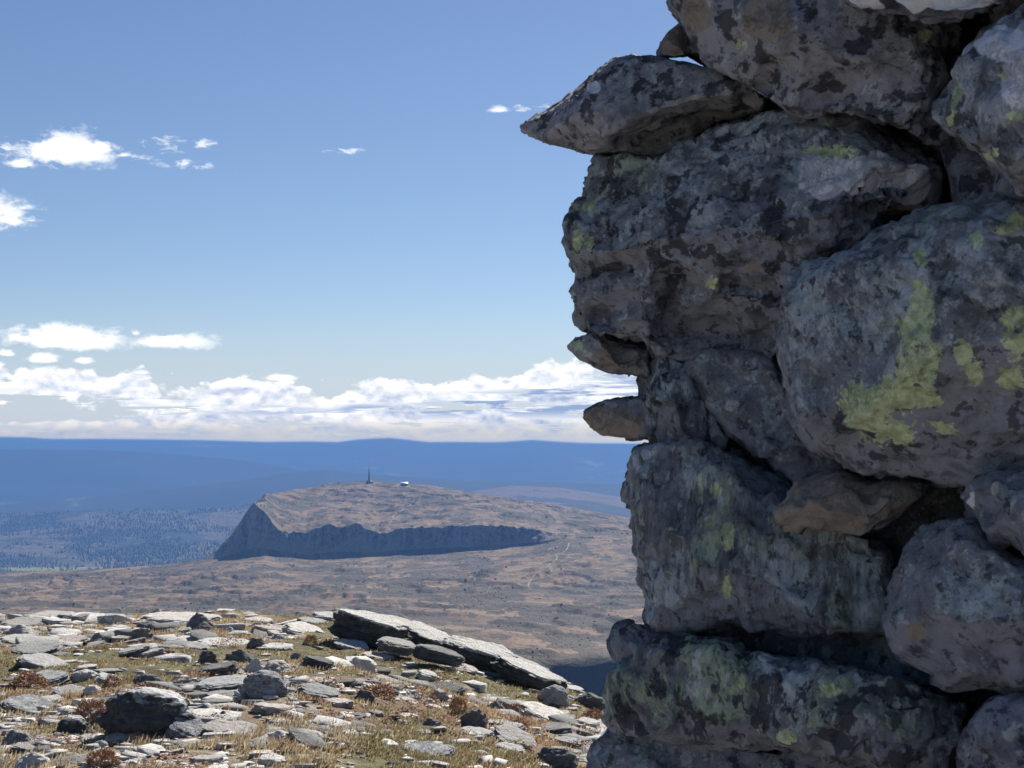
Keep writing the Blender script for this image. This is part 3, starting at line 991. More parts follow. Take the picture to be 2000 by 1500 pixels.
    o = add('stone', me, mat, parent=cairn, loc=Vector(org) - CAIRN_C, label=label)
    STONES.append(o)
    return o


# top course, cut by the frame
stone([(1312, -90), (1312, 12), (1326, 42), (1332, 72), (1347, 104), (1392, 132), (1440, 158), (1500, 198), (1560, 226), (1650, 218), (1730, 238), (1800, 268), (1870, 300), (1895, 200), (1880, 60), (1800, -20), (1720, -90), (1500, -150)],
      [(1420, 40, -.06), (1400, 100, -.02), (1560, 60, -.09), (1700, 60, -.07), (1560, 150, -.02), (1700, 150, .0), (1500, 175, .05), (1620, 195, .05), (1780, 200, .03)],
      base=-.05, thick=.55, mat=M_BROWN, seed=1, marks=[('yellow', 1448, 90, 12), ('yellow', 1805, 70, 14), ('tan', 1500, 30, 60), ('tan', 1360, 30, 40)], label='broad brown-grey block at the top edge above the beak-shaped stone')
stone([(1640, -60), (1660, 6), (1740, 18), (1790, 32), (1870, 34), (1930, 24), (2010, 0), (2080, -60), (1900, -160), (1720, -140)], base=-.20, thick=.5, mat=M_STONE, seed=2,
      marks=[('quartz', 1800, 0, 160, 30)], label='pale stone just showing at the top edge')  # quartz tone here paints the lit, flare-veiled top of the stone
stone([(1334, 44, .06), (1306, 60), (1291, 84), (1282, 108), (1300, 113), (1334, 113), (1354, 102, .06), (1352, 60, .06)], base=.02, thick=.22, bulge=.02, mat=M_BARE, seed=3, voxel=.006, rough=.5,
      marks=[('tan', 1310, 80, 40)], label='small rounded knob of stone on the skyline over the beak-shaped stone')
stone([(2070, -30), (2000, 8), (1950, 42), (1915, 74), (1880, 116), (1860, 162), (1838, 212), (1842, 252), (1876, 280), (1932, 334), (1968, 372), (2070, 410), (2150, 200)],
      [(1930, 130, -.06), (1990, 110, -.08), (1890, 215, -.06), (1960, 230, -.11), (1960, 320, -.06), (2050, 200, -.12)], base=-.22, thick=.5, mat=M_STONE, seed=4,
      marks=[('quartz', 1955, 85, 50, 36), ('quartz', 2000, 140, 46, 70), ('yellow', 1868, 190, 14, 30), ('yellow', 1985, 228, 16, 10), ('yellow', 1955, 150, 14, 9), ('yellow', 1850, 240, 10, 16), ('yellow', 1930, 300, 40, 16)],
      label='pale quartz-streaked boulder at the upper right edge')
# the beak
stone([(1012, 249), (1024, 238), (1070, 212), (1098, 196), (1122, 174), (1150, 150), (1186, 125), (1206, 114), (1246, 108), (1300, 114), (1345, 124), (1392, 136), (1450, 155), (1500, 190), (1490, 215, .1), (1440, 225, .14), (1390, 248, .16), (1340, 278, .14), (1300, 302, .12), (1250, 304, .08), (1160, 299), (1100, 286), (1052, 274), (1022, 262)],
      [(1090, 240, -.06), (1160, 200, -.09), (1230, 150, -.06), (1180, 268, -.07), (1210, 250, -.085), (1250, 226, -.09), (1290, 212, -.085), (1350, 198, -.07), (1420, 182, -.04), (1330, 150, -.05), (1250, 268, .10), (1310, 240, .12), (1380, 215, .12), (1215, 275, .04)],
      base=.0, thick=.48, mat=M_BROWN, seed=5, voxel=.007, auto=False, rough=.6, soft=2, cuts=5, marks=[('quartz', 1160, 170, 14, 12)], label='beak-shaped stone jutting out against the sky')
# the great nose stone
stone([(1166, 300), (1150, 332), (1131, 372), (1119, 420), (1110, 456), (1112, 500), (1121, 538), (1116, 580), (1118, 620), (1132, 642), (1160, 657), (1250, 668), (1330, 700, .1), (1420, 715, .12), (1540, 690, .1), (1540, 600, .06), (1570, 525, .03), (1650, 480), (1740, 430), (1840, 395), (1850, 330), (1790, 255), (1700, 226), (1640, 215), (1550, 215), (1480, 216), (1400, 246), (1330, 280), (1290, 306), (1220, 300)],
      [(1175, 325, -.05), (1245, 318, -.075), (1142, 395, -.045), (1128, 450, -.045), (1560, 228, -.07), (1680, 240, -.07), (1770, 275, -.07), (1190, 360, -.065), (1300, 350, -.09), (1400, 300, -.09), (1500, 270, -.08), (1600, 260, -.08), (1700, 300, -.09), (1640, 360, -.12), (1540, 380, -.12), (1420, 400, -.13), (1300, 430, -.12), (1180, 440, -.07), (1135, 490, -.03), (1220, 476, -.10), (1300, 490, -.115), (1380, 518, -.11), (1470, 520, -.10), (1530, 540, -.07),
       (1150, 520, .015), (1240, 518, .03), (1330, 535, .05), (1420, 548, .05), (1500, 560, .04), (1150, 575, .0), (1260, 565, .0), (1400, 572, .01), (1500, 590, .02), (1180, 630, .06), (1300, 640, .12), (1420, 650, .16), (1500, 650, .14), (1790, 340, -.08), (1590, 470, -.09), (1700, 420, -.09)],
      base=.0, thick=.5, mat=M_STONE, seed=6, voxel=.0075, soft=1, auto=False, strata=.5,
      marks=[('quartz', 1612, 340, 50, 52), ('quartz', 1700, 345, 70, 45), ('quartz', 1770, 360, 50, 40), ('yellow', 1622, 295, 50, 12), ('yellow', 1153, 402, 15, 12), ('yellow', 1128, 470, 13, 24), ('yellow', 1150, 475, 12, 16), ('yellow', 1390, 550, 16, 14), ('tan', 1470, 522, 24, 10), ('tan', 1690, 345, 12, 12), ('tan', 1770, 415, 60, 22)],
      label='great lichen-crusted stone with a white quartz patch, under the beak-shaped stone')
stone([(1114, 672), (1124, 660), (1165, 651), (1200, 662, .05), (1275, 680, .05), (1272, 735, .03), (1250, 729), (1215, 722), (1170, 712), (1132, 700), (1118, 688)], base=.06, thick=.3, bulge=.02, mat=M_BROWN, seed=7, voxel=.006, rough=.7, strata=.6,
      marks=[('yellow', 1128, 674, 12, 10), ('tan', 1200, 700, 60, 30)], label='thin brown ledge poking out just under the great stone')
# neck
stone([(1262, 660), (1256, 700), (1259, 770), (1250, 815), (1236, 858), (1300, 868), (1370, 862), (1420, 870), (1400, 820), (1360, 770), (1340, 715), (1300, 672)], [(1300, 720, -.05), (1310, 800, -.06), (1290, 840, -.03)], base=.10, thick=.45, mat=M_STREAK, seed=8, strata=0,
      label='narrow dark stone set back in the neck of the cairn')
stone([(1334, 700), (1338, 740), (1370, 790), (1420, 850), (1480, 900), (1570, 945), (1660, 930), (1640, 850), (1570, 800), (1545, 700), (1450, 680)], [(1370, 730, -.04), (1450, 760, -.02), (1430, 830, -.06), (1520, 890, -.06), (1540, 820, .0)], base=.12, thick=.4, mat=M_BARE, seed=9,
      label='dark slanting stone wedged behind the yellow-lichened boulder')
stone([(1134, 816), (1142, 797), (1176, 782), (1215, 775), (1262, 770, .03), (1310, 800, .05), (1300, 852, .04), (1228, 858), (1182, 850), (1152, 834)], base=.08, thick=.34, bulge=.035, mat=M_BARE, seed=10, voxel=.006, rough=.55,
      marks=[('tan', 1190, 830, 90, 40)], label='tongue-shaped smooth stone sticking out to the left')
# the big right-hand boulder with map lichen
stone([(1524, 600), (1532, 560), (1572, 518), (1622, 498), (1680, 468), (1740, 438), (1800, 412), (1870, 398), (1960, 380), (2080, 366), (2120, 640), (2090, 915), (1985, 925), (1900, 945), (1850, 950), (1740, 935), (1640, 905), (1580, 870), (1548, 830), (1532, 750), (1526, 680)],
      [(1546, 612, -.115), (1548, 700, -.125), (1562, 800, -.115), (1590, 545, -.11), (1645, 512, -.125), (1750, 456, -.13), (1870, 416, -.13), (1985, 396, -.13), (1600, 858, -.08), (1600, 570, -.12), (1700, 520, -.14), (1820, 470, -.13), (1960, 440, -.13), (1580, 680, -.11), (1700, 660, -.17), (1850, 620, -.18), (2000, 600, -.18), (1600, 790, -.10), (1700, 800, -.16), (1850, 800, -.17), (2000, 780, -.17), (1720, 870, -.06), (1850, 880, -.05), (1980, 870, -.05)],
      base=-.10, thick=.55, mat=M_STONE, seed=11, voxel=.0085, soft=1, rough=.9,
      marks=[('yellow', 1800, 590, 24, 34), ('yellow', 1785, 640, 40, 42), ('yellow', 1790, 710, 42, 50), ('yellow', 1800, 770, 34, 26), ('yellow', 1740, 760, 40, 30), ('yellow', 1700, 800, 62, 48), ('yellow', 1745, 845, 44, 26), ('yellow', 1905, 462, 18, 20), ('yellow', 1960, 450, 16, 10), ('yellow', 1985, 432, 16, 20), ('yellow', 1880, 690, 16, 30), ('yellow', 1905, 730, 16, 20), ('yellow', 1995, 620, 36, 22), ('yellow', 1995, 670, 34, 34), ('yellow', 1975, 740, 26, 20), ('yellow', 1845, 835, 30, 14), ('yellow', 1798, 505, 16, 16), ('yellow', 1530, 880, 8)],
      label='big boulder blotched with yellow-green map lichen')
# the pillar stone
stone([(1240, 872), (1229, 905), (1228, 980), (1238, 1042), (1242, 1090), (1252, 1132), (1260, 1182), (1262, 1224), (1330, 1238), (1424, 1222), (1500, 1234), (1600, 1240), (1745, 1228), (1760, 1150), (1740, 1070), (1640, 1040), (1545, 1010), (1560, 950, .12), (1465, 905, .1), (1396, 872, .06), (1340, 856), (1290, 862)],
      [(1246, 905, -.045), (1243, 980, -.055), (1254, 1060, -.055), (1268, 1140, -.055), (1282, 1205, -.05), (1300, 875, -.035), (1290, 900, -.05), (1340, 960, -.065), (1300, 1100, -.05), (1380, 1020, -.09), (1415, 920, -.06), (1424, 1000, -.12), (1424, 1100, -.13), (1424, 1190, -.09), (1330, 1200, -.04), (1500, 1000, -.05), (1500, 1120, -.07), (1620, 1120, -.01), (1560, 1190, -.04), (1690, 1190, .0)],
      base=.03, thick=.55, mat=M_STREAK, seed=12, voxel=.0075, soft=1, auto=False,
      marks=[('yellow', 1368, 960, 7, 40), ('yellow', 1424, 1040, 14, 30), ('yellow', 1420, 1150, 10, 24), ('quartz', 1262, 888, 9, 9), ('yellow', 1398, 958, 12, 14)], label='upright pillar stone with pale streaked lichen')
stone([(1508, 1004), (1522, 982), (1550, 946), (1598, 930), (1642, 920), (1700, 945), (1762, 946), (1814, 944), (1790, 972), (1752, 1006), (1706, 1032), (1680, 1046), (1600, 1042), (1532, 1042)], [(1580, 985, -.08), (1660, 985, -.1), (1740, 968, -.06), (1600, 1030, -.04), (1600, 945, -.03)],
      base=-.06, thick=.4, mat=M_BROWN, seed=13, voxel=.0075, rough=.7, marks=[('tan', 1600, 980, 150, 90), ('tan', 1720, 975, 100, 50)], label='tan wedge-shaped stone between the pillar stone and the map-lichen boulder')
stone([(1878, 962), (1894, 936), (1950, 924), (2090, 900), (2100, 1130), (2010, 1100), (1962, 1078), (1912, 1042), (1890, 1002)], base=-.12, thick=.45, bulge=.06, mat=M_BARE, seed=14, marks=[('quartz', 1892, 985, 12, 40)], label='dark stone at the right edge under the map-lichen boulder')
stone([(1724, 1200), (1738, 1132), (1760, 1082), (1800, 1042), (1850, 1016), (1902, 1010), (1962, 1076), (2090, 1120), (2100, 1360), (1960, 1348), (1902, 1336), (1852, 1348), (1800, 1314), (1756, 1290), (1748, 1250)],
      [(1800, 1100, -.08), (1880, 1080, -.1), (1800, 1200, -.1), (1900, 1190, -.14), (2000, 1200, -.13), (1830, 1280, -.05), (1950, 1290, -.06)], base=-.10, thick=.5, mat=M_BARE, seed=15, rough=.8, marks=[('tan', 1790, 1235, 30, 20)],
      label='rounded dark blue-grey boulder low at the right')
stone([(1194, 1258), (1204, 1226), (1230, 1216), (1272, 1224), (1330, 1236, .05), (1320, 1280, .05), (1230, 1304), (1202, 1284)], base=.04, thick=.3, bulge=.03, mat=M_BARE, seed=16, voxel=.006, rough=.6, label='small rounded stone at the foot of the pillar stone, left edge')
stone([(1196, 1302), (1232, 1268), (1290, 1244), (1334, 1238), (1402, 1246), (1452, 1268), (1600, 1288), (1752, 1322), (1852, 1348), (1893, 1372), (1884, 1432), (1864, 1484), (1842, 1530), (1780, 1510), (1650, 1484), (1540, 1466), (1400, 1456), (1300, 1452), (1232, 1442), (1188, 1422), (1174, 1398), (1186, 1350)],
      [(1215, 1318, -.045), (1295, 1258, -.055), (1410, 1260, -.08), (1600, 1302, -.10), (1745, 1334, -.10), (1862, 1382, -.075), (1205, 1400, -.045), (1300, 1438, -.065), (1560, 1455, -.10), (1260, 1300, -.06), (1350, 1280, -.075), (1320, 1380, -.08), (1240, 1390, -.04), (1450, 1320, -.10), (1600, 1340, -.11), (1450, 1420, -.08), (1600, 1420, -.12), (1750, 1380, -.11), (1760, 1460, -.1), (1840, 1420, -.08)],
      base=-.02, thick=.55, mat=M_GREEN, seed=17, voxel=.008, soft=1, marks=[('quartz', 1500, 1284, 26, 8), ('yellow', 1450, 1320, 8, 30), ('yellow', 1540, 1440, 24, 14), ('yellow', 1620, 1350, 20, 14)],
      label='long low stone covered in green lichen near the bottom')
stone([(1230, 1420), (1188, 1420), (1166, 1442), (1150, 1482), (1128, 1524), (1110, 1620), (1250, 1680), (1500, 1690), (1700, 1650), (1860, 1560), (1800, 1500), (1650, 1474), (1400, 1446)], [(1300, 1560, -.02), (1500, 1580, -.03), (1700, 1560, -.03), (1200, 1540, -.01), (1400, 1480, .06), (1600, 1500, .06)], base=.06, thick=.55, mat=M_BARE, seed=18,
      label='dark stone at the bottom edge under the green-lichened stone')
stone([(1886, 1540), (1880, 1450), (1898, 1398), (1932, 1362), (2000, 1350), (2090, 1345), (2110, 1580), (2000, 1600)], base=-.12, thick=.45, bulge=.07, mat=M_BARE, seed=19, rough=.8, label='blunt grey stone in the lower right corner')
# heart of the cairn: stones deeper inside, seen only as dark rock in the gaps
for i, (ol, bs) in enumerate([
        ([(1330, 60), (1420, 200), (1600, 300), (1950, 330), (2050, 100), (1800, -60), (1500, -60)], .22),
        ([(1300, 280), (1260, 480), (1330, 640), (1560, 660), (1900, 480), (1950, 300), (1700, 260)], .30),
        ([(1330, 620), (1300, 760), (1330, 900), (1560, 960), (1950, 960), (2000, 760), (1700, 640)], .30),
        ([(1300, 880), (1290, 1060), (1330, 1260), (1700, 1300), (2050, 1120), (2050, 930), (1600, 880)], .28),
        ([(1290, 1210), (1270, 1320), (1300, 1480), (1600, 1560), (2050, 1500), (2060, 1300), (1700, 1200)], .26)]):
    stone(ol, base=bs, thick=.5, bulge=.05, mat=M_BARE, voxel=.02, seed=30 + i)
stone([(1840, 250), (1860, 420), (2000, 470), (2160, 440), (2180, 200), (2000, 150)], base=.12, thick=.5, mat=M_BARE, voxel=.02, seed=36)
stone([(1380, 150), (1480, 150), (1600, 240), (1480, 340), (1330, 300), (1330, 250)], base=.20, thick=.4, bulge=.02, mat=M_BARE, voxel=.02, seed=38)
stone([(1900, -90), (1930, 60), (2040, 150), (2200, 100), (2180, -120)], base=.08, thick=.5, mat=M_BARE, voxel=.02, seed=37)
# the parts of the cairn that lie outside the frame: its right half, its foot and its top
k = 40
for (ol, bs) in [
        ([(2080, -100), (2070, 300), (2300, 420), (2620, 380), (2700, 60), (2400, -140)], .0),
        ([(2100, 380), (2090, 880), (2350, 920), (2700, 860), (2720, 420), (2350, 400)], .04),
        ([(2095, 900), (2080, 1340), (2400, 1400), (2760, 1330), (2740, 900), (2400, 910)], .02),
        ([(2090, 1340), (2090, 1700), (2450, 1760), (2800, 1700), (2760, 1360)], .0),
        ([(1060, 1640), (1040, 1860), (1400, 1960), (1700, 1900), (1690, 1660), (1300, 1690)], .0),
        ([(1690, 1600), (1680, 1900), (2100, 1960), (2150, 1640), (1900, 1560)], -.1),
        ([(2120, 1690), (2080, 1980), (2600, 2040), (2860, 1960), (2800, 1690)], -.05),
        ([(1000, 1860), (960, 2160), (1300, 2260), (1640, 2200), (1640, 1910)], .0),
        ([(1600, 1880), (1580, 2260), (2060, 2400), (2100, 1940)], -.1),
        ([(2060, 1940), (2060, 2420), (2600, 2520), (2900, 2380), (2880, 1960)], -.05),
        ([(900, 2120), (860, 2500), (1300, 2600), (1660, 2560), (1640, 2220), (1300, 2200)], -.02),
        ([(1600, 2220), (1600, 2640), (2160, 2800), (2120, 2360)], -.1),
        ([(1280, -130), (1330, -60), (1700, -80), (2050, -120), (2060, -420), (1700, -520), (1400, -420)], .1),
        ([(2040, -110), (2400, -100), (2650, -80), (2560, -420), (2200, -460)], .15)]:
    stone(ol, base=bs, thick=.7, bulge=.08, mat=[M_STONE, M_BARE, M_BROWN][k % 3], voxel=.022, seed=k)
    k += 1

# ------------------------------------------------------------------ loose rocks on the ground
def rock_proto(seed, kind):
    """unit rock, footprint about 1 x 1, height 0..1, standing on z = 0"""
    rng = random.Random(seed)
    n = rng.randint(6, 9)
    angs = [(i + rng.uniform(-.33, .33)) * 2 * math.pi / n for i in range(n)]
    rads = [0.5 * rng.uniform(.78, 1.1) for _ in range(n)]
    lay = {'slab': [(0, .94), (.30, 1.0), (.86, .97), (1.0, .88)], 'boulder': [(0, .8), (.3, 1.0), (.7, .86), (1.0, .45)], 'wedge': [(0, 1.0), (.35, .88), (.75, .45), (1.0, .12)]}[kind]
    tx, ty = rng.uniform(-.25, .25), rng.uniform(-.25, .25)
    sx, sy = (rng.uniform(-.16, .16), rng.uniform(-.1, .1)) if kind != 'slab' else (rng.uniform(-.05, .05), rng.uniform(-.05, .05))
    bm = bmesh.new()
    rings = []
    for li, (z, k) in enumerate(lay):
        ring = []
        for a, r_ in zip(angs, rads):
            x = math.cos(a) * r_ * k * rng.uniform(.96, 1.04) + sx * z
            y = math.sin(a) * r_ * k * rng.uniform(.96, 1.04) + sy * z
            ring.append(bm.verts.new((x, y, z * (1 + (tx * x + ty * y) * 1.2) + (rng.uniform(-.03, .03) if z else 0))))
        rings.append(ring)
    for a, b2 in zip(rings, rings[1:]):
        for i in range(n):
            bm.faces.new((a[i], a[(i + 1) % n], b2[(i + 1) % n], b2[i]))
    bm.faces.new(rings[-1])
    bm.faces.new(rings[0][::-1])
    bmesh.ops.triangulate(bm, faces=bm.faces)
    me = bpy.data.meshes.new('rock')
    bm.to_mesh(me)
    bm.free()
    me = remeshed(me, 0.05, 1)
    co, no = get_vn(me)
    q_ = co + seed * 3.1
    st_ = 3.0 if kind == 'slab' else 1.0
    d = (fbm(q_[:, 0] * 3, q_[:, 1] * 3, q_[:, 2] * 3, seed, 3) - 0.5) * 0.16
    d += (fbm(q_[:, 0] * 8, q_[:, 1] * 8, q_[:, 2] * 8 * st_, seed + 4, 3) - 0.5) * 0.11
    stp = fbm(q_[:, 0] * 4, q_[:, 1] * 4, q_[:, 2] * 5 * st_, seed + 7, 2) * 5
    d += (np.floor(stp) - 2) * 0.02
    vert = np.abs(no[:, 2])
    co = co + no * (d * (1 - 0.5 * vert))[:, None]
    me.vertices.foreach_set('co', co.astype(np.float32).ravel())
    me.update()
    me.polygons.foreach_set('use_smooth', np.zeros(len(me.polygons), bool))
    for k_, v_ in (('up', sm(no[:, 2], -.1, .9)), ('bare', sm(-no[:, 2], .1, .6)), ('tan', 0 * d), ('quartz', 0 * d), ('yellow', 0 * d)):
        me.attributes.new(k_, 'FLOAT', 'POINT').data.foreach_set('value', np.asarray(v_, np.float32))
    return me


PROTO = {'slab': [rock_proto(100 + i, 'slab') for i in range(12)], 'boulder': [rock_proto(200 + i, 'boulder') for i in range(7)], 'wedge': [rock_proto(300 + i, 'wedge') for i in range(5)]}
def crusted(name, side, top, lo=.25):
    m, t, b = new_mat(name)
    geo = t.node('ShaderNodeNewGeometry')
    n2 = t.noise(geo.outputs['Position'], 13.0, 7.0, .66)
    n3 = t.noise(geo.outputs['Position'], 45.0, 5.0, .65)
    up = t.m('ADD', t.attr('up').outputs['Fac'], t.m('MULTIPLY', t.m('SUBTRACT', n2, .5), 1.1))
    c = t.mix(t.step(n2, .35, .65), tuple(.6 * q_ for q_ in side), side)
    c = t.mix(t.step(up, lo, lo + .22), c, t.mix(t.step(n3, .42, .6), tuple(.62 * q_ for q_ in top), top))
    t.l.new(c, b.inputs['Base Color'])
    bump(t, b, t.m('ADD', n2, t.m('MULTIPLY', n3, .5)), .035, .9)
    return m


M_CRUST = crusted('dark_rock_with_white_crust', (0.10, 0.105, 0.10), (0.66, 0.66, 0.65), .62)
M_LEDGE = crusted('lit_top_shaded_side_ledge', (0.12, 0.125, 0.115), (0.62, 0.61, 0.57), .15)  # sunlit top and shaded front of the ledge put into the colour
MATS = dict(crust=M_CRUST, ledge=M_LEDGE, pale=M_PALE, grey=M_GREY, dark=M_DARK, white=M_WHITE, lichen=M_LICH)
_mesh_cache = {}


def proto_mesh(kind, i, tone):
    key = (kind, i, tone)
    if key not in _mesh_cache:
        me = PROTO[kind][i].copy()
        me.name = 'rock'
        me.materials.clear()
        me.materials.append(MATS[tone])
        _mesh_cache[key] = me
    return _mesh_cache[key]


PLACED = []


def put_rock(p, w_, d_, h_, kind, tone, rz, tilt, roll, label, group=None, name=None, rng=random):
    i = rng.randrange(len(PROTO[kind]))
    o = add(name or {'slab': 'flat_rock', 'boulder': 'boulder', 'wedge': 'jagged_rock'}[kind], proto_mesh(kind, i, tone))
    o.scale = (w_, d_, h_)
    o.rotation_euler = Euler((math.radians(tilt), math.radians(roll), math.radians(rz)), 'XYZ')
    o.location = p
    if label:
        o['label'] = label
    o['category'] = 'rock'
    if group:
        o['group'] = group
    PLACED.append((p[0], p[1], w_))
    return o


